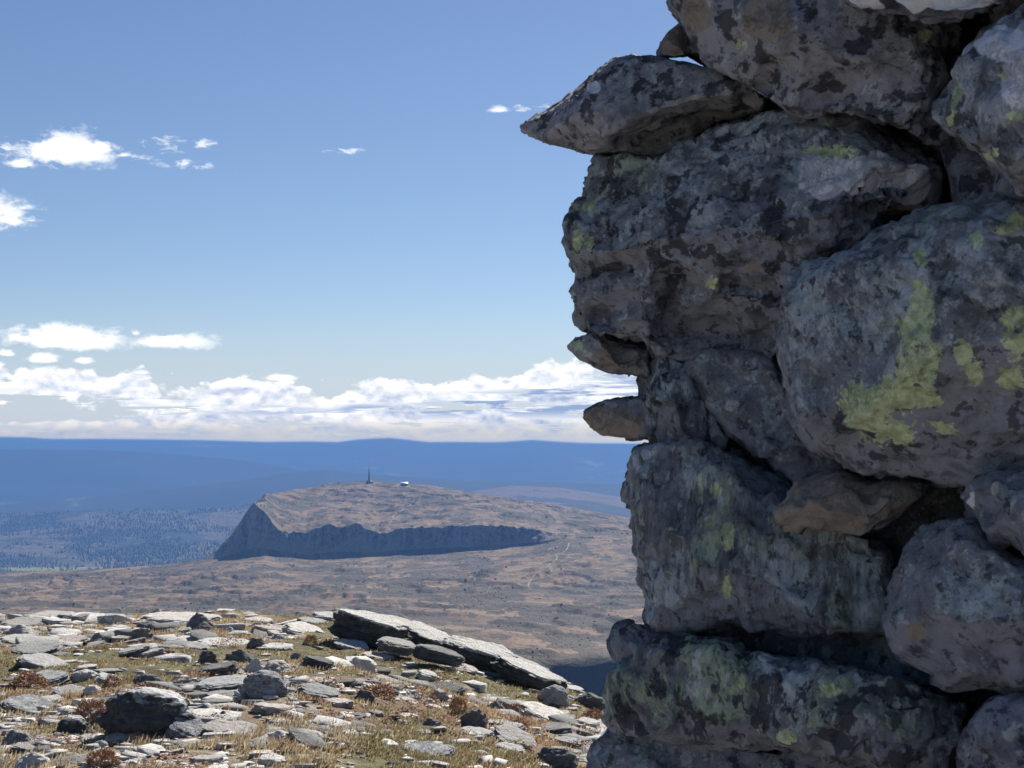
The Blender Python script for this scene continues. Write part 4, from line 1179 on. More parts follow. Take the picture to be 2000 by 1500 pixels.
HAND = [
    # px, base py, width px, height px, kind, tone, turn, tilt to viewer, dip to the right, label
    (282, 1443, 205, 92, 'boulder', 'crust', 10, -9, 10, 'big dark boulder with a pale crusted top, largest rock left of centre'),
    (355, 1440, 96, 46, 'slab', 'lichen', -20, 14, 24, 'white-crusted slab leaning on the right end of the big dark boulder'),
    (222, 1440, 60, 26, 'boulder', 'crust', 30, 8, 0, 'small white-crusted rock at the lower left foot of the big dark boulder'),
    (345, 1216, 142, 26, 'slab', 'white', 4, 12, 2, 'broad white slab lying on the crest at the left'),
    (382, 1232, 74, 38, 'wedge', 'dark', 20, 0, 0, 'jagged dark rock with a pointed top in front of the white crest slab'),
    (300, 1206, 34, 18, 'wedge', 'white', 10, 4, 0, 'small white point of rock at the left end of the white crest slab'),
    (100, 1207, 88, 14, 'slab', 'pale', 0, 9, 2, 'thin pale slab along the crest near the left edge'),
    (172, 1210, 90, 9, 'slab', 'pale', 3, 8, 4, 'long thin grey slab on the crest, right of the thin pale one'),
    (48, 1226, 104, 24, 'slab', 'grey', 5, 13, 0, 'grey pointed slab below the thin pale crest slab at the left edge'),
    (270, 1250, 48, 24, 'boulder', 'dark', 0, 0, 14, 'arched dark stone with white flecks below the white crest slab'),
    (290, 1230, 58, 16, 'boulder', 'dark', 0, 0, 5, 'low dark stone just in front of the white crest slab'),
    (250, 1282, 78, 26, 'slab', 'grey', -14, 14, -12, 'grey slab tipped up to the right, left of the dark block with a pale top'),
    (286, 1285, 60, 18, 'slab', 'grey', -8, 5, -9, 'dark-fronted block with a thin pale top edge left of centre'),
    (400, 1297, 44, 27, 'boulder', 'dark', 20, 0, 0, 'dark round boulder left of the dark pyramid-shaped rock'),
    (468, 1293, 70, 25, 'wedge', 'dark', 0, 0, 8, 'dark blue-grey pyramid-shaped rock behind the white capstone'),
    (490, 1314, 52, 31, 'wedge', 'white', 12, 8, 4, 'bright white capstone perched on the layered outcrop'),
    (418, 1322, 92, 26, 'slab', 'dark', 6, 0, -10, 'dark arched slab left of the white capstone'),
    (425, 1350, 118, 36, 'slab', 'grey', -4, 10, -3, 'left block of the layered outcrop with dark cracks'),
    (512, 1364, 100, 52, 'boulder', 'lichen', 15, 4, 10, 'pale green-grey crusted block at the right end of the layered outcrop'),
    (440, 1368, 92, 18, 'slab', 'grey', 3, 4, 0, 'thin lower layer at the foot of the layered outcrop'),
    (157, 1332, 62, 24, 'boulder', 'white', 8, 14, 6, 'cream white block right of the grey slab with a dark underside'),
    (210, 1338, 60, 22, 'slab', 'pale', -6, 8, 20, 'pale slab dipping to the right behind the cream white block'),
    (84, 1338, 82, 34, 'slab', 'grey', -8, 16, -5, 'grey slab with a shadowed dark underside near the left edge'),
    (70, 1306, 104, 32, 'slab', 'pale', 0, 12, 14, 'long pale slab dipping down to the right near the left edge'),
    (128, 1362, 84, 24, 'slab', 'grey', 0, 15, 2, 'flat grey slab below the cream white block'),
    (178, 1362, 42, 24, 'boulder', 'white', 0, 10, 8, 'small cream rock touching the right end of the flat grey slab'),
    (42, 1394, 112, 36, 'slab', 'lichen', 0, 18, 14, 'pale lichened slab sloping down right at the left edge'),
    (436, 1409, 36, 22, 'wedge', 'dark', 0, 0, 0, 'small dark pyramid-shaped stone right of the big dark boulder'),
    (428, 1391, 66, 18, 'slab', 'pale', 0, 13, -4, 'pale slab just above the small dark pyramid-shaped stone'),
    (400, 1404, 66, 18, 'slab', 'white', 10, 13, -3, 'smooth cream slab left of the small dark pyramid-shaped stone'),
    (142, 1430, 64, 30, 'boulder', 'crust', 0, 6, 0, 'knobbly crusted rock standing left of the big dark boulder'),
    (50, 1512, 112, 44, 'wedge', 'pale', 20, 10, 6, 'pale rock with a dark triangular face in the bottom left corner'),
    (20, 1462, 78, 34, 'boulder', 'lichen', 0, 6, 10, 'crusted grey rock at the left edge above the bottom corner'),
    (60, 1470, 80, 16, 'slab', 'grey', 0, 9, 4, 'flat grey slab right beside the crusted rock at the left edge'),
    (545, 1452, 84, 24, 'wedge', 'white', 8, 8, 4, 'low pinkish white rock in the straw grass near the bottom, left of centre'),
    (548, 1463, 20, 13, 'boulder', 'dark', 0, 0, 0, 'small dark stone lying on the low pinkish white rock'),
    (450, 1440, 122, 26, 'slab', 'pale', -5, 12, 12, 'long pale slab running down right from the big dark boulder'),
    (478, 1424, 50, 16, 'slab', 'dark', 0, 2, 22, 'dark narrow stone lying on the long pale slab'),
    (280, 1342, 66, 26, 'boulder', 'dark', 0, 0, 12, 'dark mossy hummock of rock above the big dark boulder'),
    (190, 1254, 28, 20, 'boulder', 'grey', 0, 0, 0, 'small round blue-grey boulder left of the arched dark stone'),
    (620, 1306, 62, 24, 'slab', 'dark', 0, 2, 12, 'dark slab with a pale lower edge, centre of the slope'),
    (576, 1288, 22, 14, 'boulder', 'dark', 0, 0, 0, 'small dark round stone left of the dark slab on the slope'),
    (625, 1342, 62, 22, 'slab', 'white', 0, 9, -4, 'white-topped slab with a dark front right of the layered outcrop'),
    (615, 1366, 100, 32, 'slab', 'grey', 0, 6, 12, 'long dark-fronted grey slab below the white-topped slab'),
    (30, 1254, 70, 17, 'slab', 'pale', 0, 12, 0, 'smooth pale slab at the left edge below the grey pointed slab'),
    (112, 1260, 94, 18, 'slab', 'pale', -4, 11, -3, 'pale slab in a group of flat slabs near the left edge'),
    (52, 1278, 110, 26, 'slab', 'grey', 2, 15, 0, 'wide flat grey slab above the long pale dipping slab'),
    (496, 1266, 34, 22, 'boulder', 'dark', 0, 0, 0, 'dark rock at the left end of a pale-topped slab on the slope'),
    (544, 1270, 68, 15, 'slab', 'pale', 0, 7, 2, 'pale-topped slab with a dark front beside the dark rock on the slope'),
    (430, 1262, 104, 8, 'slab', 'pale', 0, 6, 1, 'very thin pale slab lying level in the grass below the crest'),
    (370, 1252, 36, 18, 'boulder', 'white', 0, 8, 6, 'small pinkish block right of the arched dark stone'),
    (640, 1213, 66, 22, 'slab', 'pale', 4, 10, 6, 'pale slab touching the upper left end of the long tilted ledge'),
    (606, 1218, 56, 14, 'slab', 'grey', 0, 9, 6, 'grey slab left of the upper end of the long tilted ledge'),
    (500, 1215, 62, 9, 'slab', 'white', 0, 7, 3, 'small white slab on the skyline midway between crest slab and ledge'),
    (588, 1236, 92, 18, 'slab', 'white', -4, 10, 12, 'white slab sloping right below the upper end of the ledge'),
    (686, 1268, 72, 22, 'slab', 'pale', -5, 14, 14, 'pale slab below the thick upper end of the long tilted ledge'),
    (735, 1290, 60, 17, 'slab', 'white', 0, 7, 8, 'clean white bar-shaped slab below the long tilted ledge'),
    (700, 1312, 74, 28, 'boulder', 'white', 0, 10, 4, 'white block with a dark front below the white bar-shaped slab'),
    (672, 1342, 50, 16, 'slab', 'dark', 0, 0, -6, 'dark low slab left of the grassy middle slope'),
    (612, 1450, 50, 20, 'boulder', 'white', 0, 8, 16, 'white lump of rock at the lower centre left'),
    (830, 1330, 46, 21, 'slab', 'pale', 0, 5, 16, 'lone pale slab with a dark end in the middle of the grass'),
    (905, 1292, 84, 17, 'slab', 'grey', 0, 12, 18, 'grey slab directly under the long tilted ledge'),
    (950, 1306, 78, 20, 'slab', 'pale', 0, 14, 16, 'pale slab under the lower half of the long tilted ledge'),
    (906, 1312, 62, 15, 'slab', 'white', 0, 12, 12, 'white flat slab below the grey slab under the ledge'),
    (962, 1320, 60, 14, 'slab', 'grey', 0, 10, 10, 'greenish grey slab at the bottom of the heap under the ledge'),
    (1082, 1376, 66, 38, 'boulder', 'pale', 0, 18, 18, 'pale pink-grey boulder at the lower right end of the ledge'),
    (1060, 1352, 34, 18, 'slab', 'grey', 10, 8, 10, 'grey stone just above the pale pink-grey boulder'),
    (1118, 1338, 46, 16, 'slab', 'pale', 0, 8, 8, 'flat-topped pale block on the skyline right of the ledge tip'),
    (1146, 1354, 34, 12, 'slab', 'white', 0, 9, 20, 'small pale slab next to the flat-topped block, nearer the cairn'),
    (1148, 1380, 60, 26, 'boulder', 'dark', 0, 0, 18, 'dark rock below the flat-topped pale block, close to the cairn'),
    (1068, 1410, 108, 36, 'slab', 'white', -4, 14, 20, 'long white slab sloping right toward the cairn'),
    (922, 1420, 60, 34, 'boulder', 'dark', 10, 0, 0, 'dark rock right of the rust-red heather cushion'),
    (1000, 1456, 108, 42, 'slab', 'pale', -6, 16, 20, 'large cream slab with rough broken edge at the lower right'),
    (930, 1436, 60, 18, 'slab', 'grey', 0, 10, 8, 'grey slab joined to the left of the large cream slab'),
    (843, 1418, 40, 16, 'wedge', 'dark', 0, 0, -10, 'flat dark triangular stone left of the dark rock by the heather'),
    (1080, 1502, 104, 40, 'boulder', 'dark', 0, 0, 0, 'dark boulder at the bottom edge beside the foot of the cairn'),
    (832, 1475, 106, 24, 'slab', 'lichen', 0, 12, 0, 'flat lichened slab in the grass at the bottom centre'),
    (796, 1458, 30, 9, 'slab', 'white', 0, 6, -4, 'small white slab resting behind the flat lichened slab'),
    (1112, 1463, 60, 26, 'slab', 'grey', 0, 8, 6, 'grey block beside the cairn, right of the large cream slab'),
    (1150, 1418, 46, 18, 'slab', 'pale', 0, 8, 6, 'pale block half hidden by the cairn, right of the long white slab'),
    (706, 1374, 52, 26, 'boulder', 'dark', 0, 0, 8, 'dark lumpy rock on the left side of the middle slope'),
    (852, 1368, 42, 22, 'boulder', 'grey', 0, 4, 6, 'grey rock in the grass above the rust-red heather cushion'),
    (970, 1388, 44, 18, 'wedge', 'dark', 0, 0, 4, 'low dark pointed stone between the heather cushion and the long white slab'),
    (985, 1400, 66, 14, 'slab', 'grey', 0, 5, 6, 'low grey slab under the low dark pointed stone'),
]
rr = random.Random(5)
for (px, py, wpx, hpx, kind, tone, rz, tilt, roll, lab) in HAND:
    h0 = hit_ground(px, py)
    if h0 is None:
        h0 = hit_ground(px, py + 14)
    if h0 is None:
        continue
    Y = h0[1]
    wd = wpx / F * Y
    hh = hpx / F * Y
    ang_v = (py - 850) / F
    if kind == 'slab':
        tilt = tilt * .55
        dp = max(wd * .55, min(wd * .9, .75))
        th = max(hh - dp * (math.sin(math.radians(tilt)) * .9 + ang_v * .6), hh * .42, .035)
    else:
        dp = wd * .75
        th = hh * .95
    c0 = (h0[0], Y + dp * .42, float(ground_z(h0[0], Y + dp * .1)) - th * .2)
    put_rock(c0, wd * 1.04, dp, th * 1.12, kind, tone, rz, tilt, roll, lab, rng=rr)

# the long tilted ledge
ledge_top = P(860, 1250, 23.5)
ledge = add('rock_ledge', None, loc=Vector(ledge_top), label='long layered rock ledge tilting down to the right across the skyline', category='rock ledge')
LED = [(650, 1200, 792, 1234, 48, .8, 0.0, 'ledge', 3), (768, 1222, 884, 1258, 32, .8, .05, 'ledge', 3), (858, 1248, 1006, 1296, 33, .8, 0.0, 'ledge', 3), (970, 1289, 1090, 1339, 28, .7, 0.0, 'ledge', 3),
       (735, 1203, 870, 1240, 12, .5, .7, 'pale', 3), (900, 1250, 1066, 1312, 14, .5, .7, 'grey', 3), (1000, 1290, 1080, 1330, 10, .5, .5, 'pale', 3), (728, 1250, 806, 1268, 18, .6, -.3, 'grey', 3), (800, 1264, 902, 1286, 22, .5, -.3, 'dark', 2),
       (648, 1193, 690, 1199, 14, .5, .5, 'dark', 2)]
for k, (x0, y0, x1, y1, tpx, dp, dy_, tone, tilt) in enumerate(LED):
    xm, ym = (x0 + x1) / 2, (y0 + y1) / 2
    hb = hit_ground(xm, ym + tpx + 3)
    Y = (hb[1] if hb is not None and hb[1] < 25 else 22.5) + dy_
    L = math.hypot(x1 - x0, y1 - y0) / F * Y
    th = tpx / F * Y
    cpos = P(xm, ym + tpx, Y) + np.array([0, dp * .45, 0])
    o = add('rock_layer', proto_mesh('slab', (k * 5 + 2) % 12, tone), parent=ledge)
    o.scale = (L * 1.1, dp, th * 1.15)
    o.rotation_euler = Euler((math.radians(tilt), math.atan2(y1 - y0, x1 - x0), 0), 'XYZ')
    o.location = Vector(cpos) - ledge.location
    PLACED.append((cpos[0], cpos[1], L))

# rocks between them, each described by what it lies next to
LAND = [(h[0], h[1], h[9]) for h in HAND]
KEYS = [(282, 1400, 'the big dark boulder'), (345, 1205, 'the white crest slab'), (490, 1300, 'the white capstone'), (157, 1320, 'the cream white block'), (650, 1210, 'the top of the ledge'), (860, 1262, 'the middle of the ledge'), (1080, 1335, 'the foot of the ledge'),
        (893, 1385, 'the rust-red heather cushion'), (1000, 1435, 'the large cream slab'), (830, 1465, 'the flat lichened slab'), (545, 1440, 'the pinkish white rock'), (50, 1490, 'the bottom left corner rock'), (1150, 1440, 'the cairn foot'), (42, 1380, 'the sloping left-edge slab'),
        (620, 1295, 'the dark slope slab'), (700, 1300, 'the white dark-fronted block'), (70, 1295, 'the long dipping slab'), (706, 1362, 'the dark lumpy rock')]
ORD = ['', 'second ', 'third ', 'fourth ', 'fifth ', 'sixth ', 'seventh ', 'eighth ', 'ninth ', 'tenth ']
cand = []
tries = 0
while len(cand) < 228 and tries < 9000:
    tries += 1
    px = rr.uniform(-40, 1235)
    pyc = float(np.interp(px, CR_PX, CR_PY))
    py = pyc + 6 + (1512 - pyc - 6) * rr.random() ** 1.15
    h0 = hit_ground(px, py)
    if h0 is None:
        continue
    Y = h0[1]
    g_, r_, v_, d_ = (float(a) for a in zones(h0[0], Y))
    if rr.random() < g_ * .65:
        continue
    wpx = min(90, 18 + rr.expovariate(1 / 20.0))
    wd = wpx / F * Y
    if any(math.hypot(h0[0] - a, (Y - b2) * .8) < (wd + c) * .36 for a, b2, c in PLACED):
        continue
    cand.append((px, py, h0, Y, wpx, wd))
    PLACED.append((h0[0], Y, wd))
descr = []
for (px, py, h0, Y, wpx, wd) in cand:
    kind = rr.choices(['slab', 'boulder', 'wedge'], [.88, .08, .04])[0]
    tone = rr.choices(['pale', 'grey', 'dark', 'white', 'lichen'], [.48, .22, .08, .16, .06])[0]
    kx, ky, kn = min(KEYS, key=lambda q_: math.hypot((px - q_[0]), (py - q_[1]) * 2.2))
    side = ('left of' if px < kx else 'right of') if abs(px - kx) > abs(py - ky) * 2.0 else ('behind' if py < ky else 'in front of')
    descr.append((kind, tone, kn, side, math.hypot(px - kx, py - ky)))
TONE = dict(pale='pale', grey='grey', dark='dark', white='whitish', lichen='lichen-crusted')
KIND = dict(slab='flat slab', boulder='lumpy rock', wedge='pointed rock')
order = {}
for i, dsc in enumerate(descr):
    order.setdefault(dsc[:4], []).append((dsc[4], i))
for i, ((px, py, h0, Y, wpx, wd), (kind, tone, kn, side, _)) in enumerate(zip(cand, descr)):
    lst = sorted(order[(kind, tone, kn, side)])
    rank = [j for _, j in lst].index(i)
    if len(lst) == 1:
        lab = '%s %s %s %s' % (TONE[tone], KIND[kind], side, kn)
    else:
        lab = '%s %s %s %s, %snearest of its kind' % (TONE[tone], KIND[kind], side, kn, ORD[min(rank, 9)])
    if kind == 'slab':
        dp, th = wd * rr.uniform(.5, .95), wd * rr.uniform(.12, .25)
        tilt, roll = rr.gauss(3, 5), rr.gauss(6 if px > 560 else 1, 7)
    else:
        dp, th = wd * rr.uniform(.6, .9), wd * rr.uniform(.28, .46)
        tilt, roll = rr.gauss(2, 5), rr.gauss(3, 7)
    put_rock((h0[0], Y + dp * .3, float(ground_z(h0[0], Y + dp * .1)) - th * .3), wd, dp, th, kind, tone, rr.gauss(0, 28), tilt, roll, lab, group='loose rocks scattered over the fell slope', rng=rr)


# ------------------------------------------------------------------ stuff: small stones, grass, heather
def ground_samples(n, seed, y0=6.6, y1=29.0, p=1.4, x0=-120, x1=1330):
    r_ = np.random.default_rng(seed)
    u = r_.random(n)
    Y = (y0 ** (1 - p) + u * (y1 ** (1 - p) - y0 ** (1 - p))) ** (1 / (1 - p))
    px = r_.uniform(x0, x1, n)
    X = (px - 1000) / F * Y
    return X, Y, ground_z(X, Y), r_


def merge_copies(base_v, base_f, loc, scale, rotz, extra=None, tilt=None):
    n, m_ = len(loc), len(base_v)
    c, s = np.cos(rotz)[:, None], np.sin(rotz)[:, None]
    v = base_v[None] * scale[:, None, :]
    x = v[..., 0] * c - v[..., 1] * s
    y = v[..., 0] * s + v[..., 1] * c
    out = np.stack([x, y, v[..., 2]], -1) + loc[:, None, :]
    f = base_f[None] + (np.arange(n) * m_)[:, None, None]
    return out.reshape(-1, 3), f.reshape(-1, base_f.shape[1])


def hull_rock(seed, n=11):
    rng = random.Random(seed)
    bm = bmesh.new()
    for _ in range(n):
        a, z = rng.uniform(0, 6.283), rng.uniform(-.4, 1)
        r_ = .5 * rng.uniform(.75, 1)
        bm.verts.new((math.cos(a) * r_, math.sin(a) * r_, z * .5))
    bmesh.ops.convex_hull(bm, input=bm.verts)
    bmesh.ops.triangulate(bm, faces=bm.faces)
    bmesh.ops.delete(bm, geom=[v for v in bm.verts if not v.link_faces], context='VERTS')
    bm.verts.index_update()
    v = np.array([q_.co[:] for q_ in bm.verts])
    f = np.array([[w_.index for w_ in q_.verts] for q_ in bm.faces])
    bm.free()
    return v, f


X, Y, Z, r_ = ground_samples(21000, 3)
g_, re_, gv_, dk_ = zones(X, Y)
keep = r_.random(len(X)) < (0.30 + 0.65 * gv_) * (1 - 0.75 * g_)
X, Y, Z = X[keep], Y[keep], Z[keep]
vs, fs, off, rn = [], [], 0, []
part_ = r_.integers(0, 9, len(X))
for k in range(9):
    i = np.where(part_ == k)[0]
    bv, bf = hull_rock(600 + k, 9 + k % 4)
    s0 = np.exp(r_.normal(-2.35, .6, len(i))).clip(.03, .27)
    sc_ = np.stack([s0, s0 * r_.uniform(.5, 1, len(i)), s0 * r_.uniform(.18, .5, len(i))], -1)
    v, f = merge_copies(bv, bf, np.stack([X[i], Y[i], Z[i] - s0 * .05], -1), sc_, r_.uniform(0, 6.28, len(i)))
    vs.append(v)
    fs.append(f + off)
    rn.append(np.repeat(r_.random(len(i)), len(bv)))
    off += len(v)
M_GRAVEL, t, b = new_mat('small_stones')
geo = t.node('ShaderNodeNewGeometry')
n2 = t.noise(geo.outputs['Position'], 25.0, 4.0, 0.6)
at_ = t.attr('tone').outputs['Fac']
c = t.mix(t.step(at_, 0.12, 0.3), (0.10, 0.10, 0.10), t.mix(t.step(at_, .5, 1.0), (0.34, 0.335, 0.32), (0.58, 0.56, 0.52)))
c = t.mix(t.m('MULTIPLY', t.step(n2, .5, .65), .5), c, (0.12, 0.115, 0.11))
t.l.new(c, b.inputs['Base Color'])
add('small_stones', mesh_from('small_stones', np.concatenate(vs), np.concatenate(fs), False, dict(tone=np.concatenate(rn))), M_GRAVEL, kind='stuff')

# many more flat slabs bedded in the turf, too many to tell apart
def low_slab(seed):
    rng = random.Random(seed)
    n = rng.randint(4, 6)
    an = [(i + rng.uniform(-.35, .35)) * 6.2832 / n for i in range(n)]
    ra = [.5 * rng.uniform(.7, 1.1) for _ in range(n)]
    bm = bmesh.new()
    rings = []
    for z, k in ((-.5, .95), (.5, 1.0), (.92, .98), (1.0, .92)):
        rings.append([bm.verts.new((math.cos(a) * q * k * rng.uniform(.95, 1.05), math.sin(a) * q * k * rng.uniform(.95, 1.05), z + rng.uniform(-.08, .08))) for a, q in zip(an, ra)])
    for a, c in zip(rings, rings[1:]):
        for i in range(n):
            bm.faces.new((a[i], a[(i + 1) % n], c[(i + 1) % n], c[i]))
    mid = bm.verts.new((rng.uniform(-.1, .1), rng.uniform(-.1, .1), 1.04))
    for i in range(n):
        bm.faces.new((rings[-1][i], rings[-1][(i + 1) % n], mid))
    bmesh.ops.triangulate(bm, faces=bm.faces)
    bm.verts.index_update()
    v = np.array([q.co[:] for q in bm.verts])
    f = np.array([[w_.index for w_ in q.verts] for q in bm.faces])
    bm.free()
    return v, f


X, Y, Z, r_ = ground_samples(5200, 63, p=.2, y0=7.5, y1=27)
g_, re_, gv_, dk_ = zones(X, Y)
clus = fbm(X / 1.6, Y / 2.2, seed=121, oct=3)
keep = r_.random(len(X)) < sm(clus, .42, .62) * .62 * (1 - .85 * g_) * (.25 + .75 * sm(Y, 10, 15)) * (1 - .5 * sm(Y, 19, 25))
X, Y, Z = X[keep], Y[keep], Z[keep]
vs, fs, off, rn = [], [], 0, []
part_ = r_.integers(0, 12, len(X))
for k in range(12):
    i = np.where(part_ == k)[0]
    bv, bf = low_slab(900 + k)
    m_ = len(i)
    s0 = np.exp(r_.normal(-1.35, .45, m_)).clip(.12, .65) * np.clip(Y[i] / 16, .5, 1.15)
    th = s0 * r_.uniform(.09, .2, m_)
    sc_ = np.stack([s0, s0 * r_.uniform(.5, .95, m_), th], -1)
    rz = r_.normal(0, .7, m_)
    v, f = merge_copies(bv, bf, np.zeros((m_, 3)), sc_, rz)
    v = v.reshape(m_, len(bv), 3)
    pxs = 1000 + F * X[i] / Y[i]
    tx_ = -np.tan(np.radians(r_.normal(np.where(pxs > 560, 6, 1), 6)))
    ty_ = np.tan(np.radians(r_.normal(3, 5, m_)))
    v[..., 2] += v[..., 0] * tx_[:, None] + v[..., 1] * ty_[:, None]
    v += np.stack([X[i], Y[i], Z[i] - th * .25], -1)[:, None]
    vs.append(v.reshape(-1, 3))
    fs.append(f + off)
    rn.append(np.repeat(r_.uniform(0, 1.0, m_), len(bv)))
    off += len(bv) * m_
M_BED, t, b = new_mat('bedded_schist')
geo = t.node('ShaderNodeNewGeometry')
at_ = t.attr('tone').outputs['Fac']
n1 = t.noise(geo.outputs['Position'], 4.0, 6.0, .62)
n2 = t.noise(geo.outputs['Position'], 17.0, 7.0, .66)
n3 = t.noise(geo.outputs['Position'], 50.0, 4.0, .6)
c = t.mix(t.step(at_, .1, .9), (0.20, 0.205, 0.20), (0.60, 0.585, 0.555))
c = t.mix(t.m('MULTIPLY', t.step(n1, .5, .66), .6), c, (0.42, 0.44, 0.38))
c = t.mix(t.m('MULTIPLY', t.step(n2, .54, .64), .6), c, (0.17, 0.17, 0.165))
c = t.mix(t.m('MULTIPLY', t.step(n3, .56, .64), .4), c, (0.10, 0.10, 0.095))
t.l.new(c, b.inputs['Base Color'])
bump(t, b, t.m('ADD', n2, t.m('MULTIPLY', n3, .5)), .03, .9)
add('bedded_slabs', mesh_from('bedded_slabs', np.concatenate(vs), np.concatenate(fs), False, dict(tone=np.concatenate(rn))), M_BED, kind='stuff')

# grass
X, Y, Z, r_ = ground_samples(105000, 8, p=1.6)
g_, re_, gv_, dk_ = zones(X, Y)
dens = fbm(X / .55, Y / .8, seed=91, oct=3)
keep = r_.random(len(X)) < sm(dens, .30, .56) * (1 - .9 * gv_) * (1 - .5 * re_)
X, Y, Z, g_, dk_ = X[keep], Y[keep], Z[keep], g_[keep], dk_[keep]
ru_ = sm(fbm(X / 1.1, Y / 1.6, seed=97, oct=3), .52, .66)
nb = 5
n = len(X) * nb
xx = np.repeat(X, nb) + r_.normal(0, .035, n)
yy = np.repeat(Y, nb) + r_.normal(0, .035, n)
zz = np.repeat(Z, nb) - .01
hgt = np.repeat(r_.uniform(.028, .085, len(X)) * (1 - .4 * g_), nb) * r_.uniform(.6, 1.15, n)
a = r_.uniform(0, 6.283, n)
lean = np.abs(r_.normal(.35, .3, n))
wd_ = .0045 + .00045 * yy
dxx, dyy_ = np.cos(a), np.sin(a)
p0 = np.stack([xx - dyy_ * wd_, yy + dxx * wd_, zz], -1)
p1 = np.stack([xx + dyy_ * wd_, yy - dxx * wd_, zz], -1)
p2 = np.stack([xx + dxx * lean * hgt + .3 * hgt, yy + dyy_ * lean * hgt, zz + hgt * np.cos(np.minimum(lean, 1.2))], -1)
v = np.stack([p0, p1, p2], 1).reshape(-1, 3)
f = np.arange(3 * n).reshape(-1, 3)
gr = np.repeat(np.repeat(g_, nb) * .8 + r_.normal(0, .16, n), 3)
rust = np.repeat(np.repeat(ru_, nb) * r_.uniform(.3, 1, n), 3)
M_GRASS, t, b = new_mat('autumn_grass')
at_ = t.attr('tint').outputs['Fac']
c = t.mix(at_, (0.42, 0.33, 0.205), (0.195, 0.18, 0.085))
c = t.mix(t.m('MULTIPLY', t.attr('rust').outputs['Fac'], .75), c, (0.40, 0.23, 0.135))
rn_ = t.attr('shade').outputs['Fac']
c = t.mix(t.step(rn_, .6, 1.0), c, (0.56, 0.48, 0.33))
c = t.mix(t.step(rn_, .25, 0.0), c, (0.27, 0.17, 0.09))
t.l.new(c, b.inputs['Base Color'])
tr = t.node('ShaderNodeBsdfTranslucent')
t.l.new(c, tr.inputs['Color'])
ms = t.node('ShaderNodeMixShader')
ms.inputs[0].default_value = 0.4
t.l.new(b.outputs[0], ms.inputs[1])
t.l.new(tr.outputs[0], ms.inputs[2])
outn = [q_ for q_ in t.n if q_.type == 'OUTPUT_MATERIAL'][0]
t.l.new(ms.outputs[0], outn.inputs[0])
add('grass', mesh_from('grass', v, f, False, dict(rust=rust, tint=gr.clip(0, 1), shade=np.repeat(r_.random(n), 3))), M_GRASS, kind='stuff')


# heather: cushions of small leafy sprays
def cushion(seed, n=420):
    r_ = np.random.default_rng(seed)
    d = r_.normal(0, 1, (n, 3))
    d[:, 2] = np.abs(d[:, 2])
    d /= np.linalg.norm(d, axis=1)[:, None]
    rad_ = r_.uniform(.55, 1.0, n) ** .6
    lump = 0.75 + 0.5 * vnoise(d[:, 0] * 2.5 + seed, d[:, 1] * 2.5, d[:, 2] * 2.5, seed)
    p = d * (rad_ * lump)[:, None] * np.array([.5, .5, .8])
    a = r_.normal(0, 1, (n, 3))
    a /= np.linalg.norm(a, axis=1)[:, None]
    b_ = np.cross(a, d)
    s = r_.uniform(.035, .08, n)[:, None]
    v = np.stack([p - b_ * s * .5, p + b_ * s * .5, p + (d * .8 + a * .5) * s * 1.4], 1).reshape(-1, 3)
    return v, np.arange(3 * n).reshape(-1, 3), np.repeat(r_.random(n), 3)


M_HEATH, t, b = new_mat('autumn_heather')
at_ = t.attr('shade').outputs['Fac']
c = t.mix(at_, (0.20, 0.105, 0.065), (0.52, 0.31, 0.20))
c = t.mix(t.step(at_, .84, 1.0), c, (0.46, 0.33, 0.20))
t.l.new(c, b.inputs['Base Color'])
b.inputs['Subsurface Weight'].default_value = 0.0
hv, hf, hs = cushion(1, 1800)
for (px, py, wpx, hpx, lab) in [
        (894, 1398, 48, 38, 'rust-red heather cushion, roundest and brightest on the lower slope'), (45, 1352, 76, 34, 'broad red-brown heather cushion near the left edge under the grey slab'),
        (172, 1412, 76, 42, 'brown heather cushion against the left side of the big dark boulder'), (215, 1344, 40, 26, 'small heather cushion right of the cream white block'),
        (1010, 1422, 62, 18, 'low rusty heather strip above the large cream slab'), (606, 1260, 26, 20, 'small bright red heather tuft below the upper end of the ledge'),
        (740, 1360, 80, 24, 'wide reddish heather patch on the middle slope'), (195, 1502, 66, 34, 'red-brown heather cushion at the bottom edge on the left'),
        (1005, 1394, 40, 18, 'rusty heather clump left of the long white slab'), (700, 1256, 50, 16, 'thin rusty heather clump just under the thick end of the ledge'), (1160, 1404, 44, 20, 'orange heather clump beside the cairn')]:
    h0 = hit_ground(px, py)
    if h0 is None:
        continue
    Y = h0[1]
    wd, hh = wpx / F * Y, hpx / F * Y
    o = add('heather_clump', mesh_from('heather_clump', hv, hf, False, dict(shade=hs)), M_HEATH, loc=(h0[0], Y + wd * .3, float(ground_z(h0[0], Y + wd * .2)) - hh * .12), label=lab, category='heather')
    o.scale = (wd * 1.1, wd * .8, hh * 1.3)
    o.rotation_euler[2] = px
X, Y, Z, r_ = ground_samples(900, 31, p=1.3)
re_ = zones(X, Y)[1]
dk_ = zones(X, Y)[3]
keep = r_.random(len(X)) < .03 + .30 * np.maximum(re_, dk_ * .5)
X, Y, Z = X[keep], Y[keep], Z[keep]
lv, lf, ls = cushion(4, 320)
s0 = r_.uniform(.12, .42, len(X))
v, f = merge_copies(lv, lf, np.stack([X, Y, Z - .01], -1), np.stack([s0, s0, s0 * r_.uniform(.25, .5, len(X))], -1), r_.uniform(0, 6.28, len(X)))
add('low_heather', mesh_from('low_heather', v, f, False, dict(shade=(np.tile(ls, len(X)) * .85 + np.repeat(r_.uniform(-.1, .15, len(X)), len(lv))).clip(0, 1))), M_HEATH, kind='stuff')

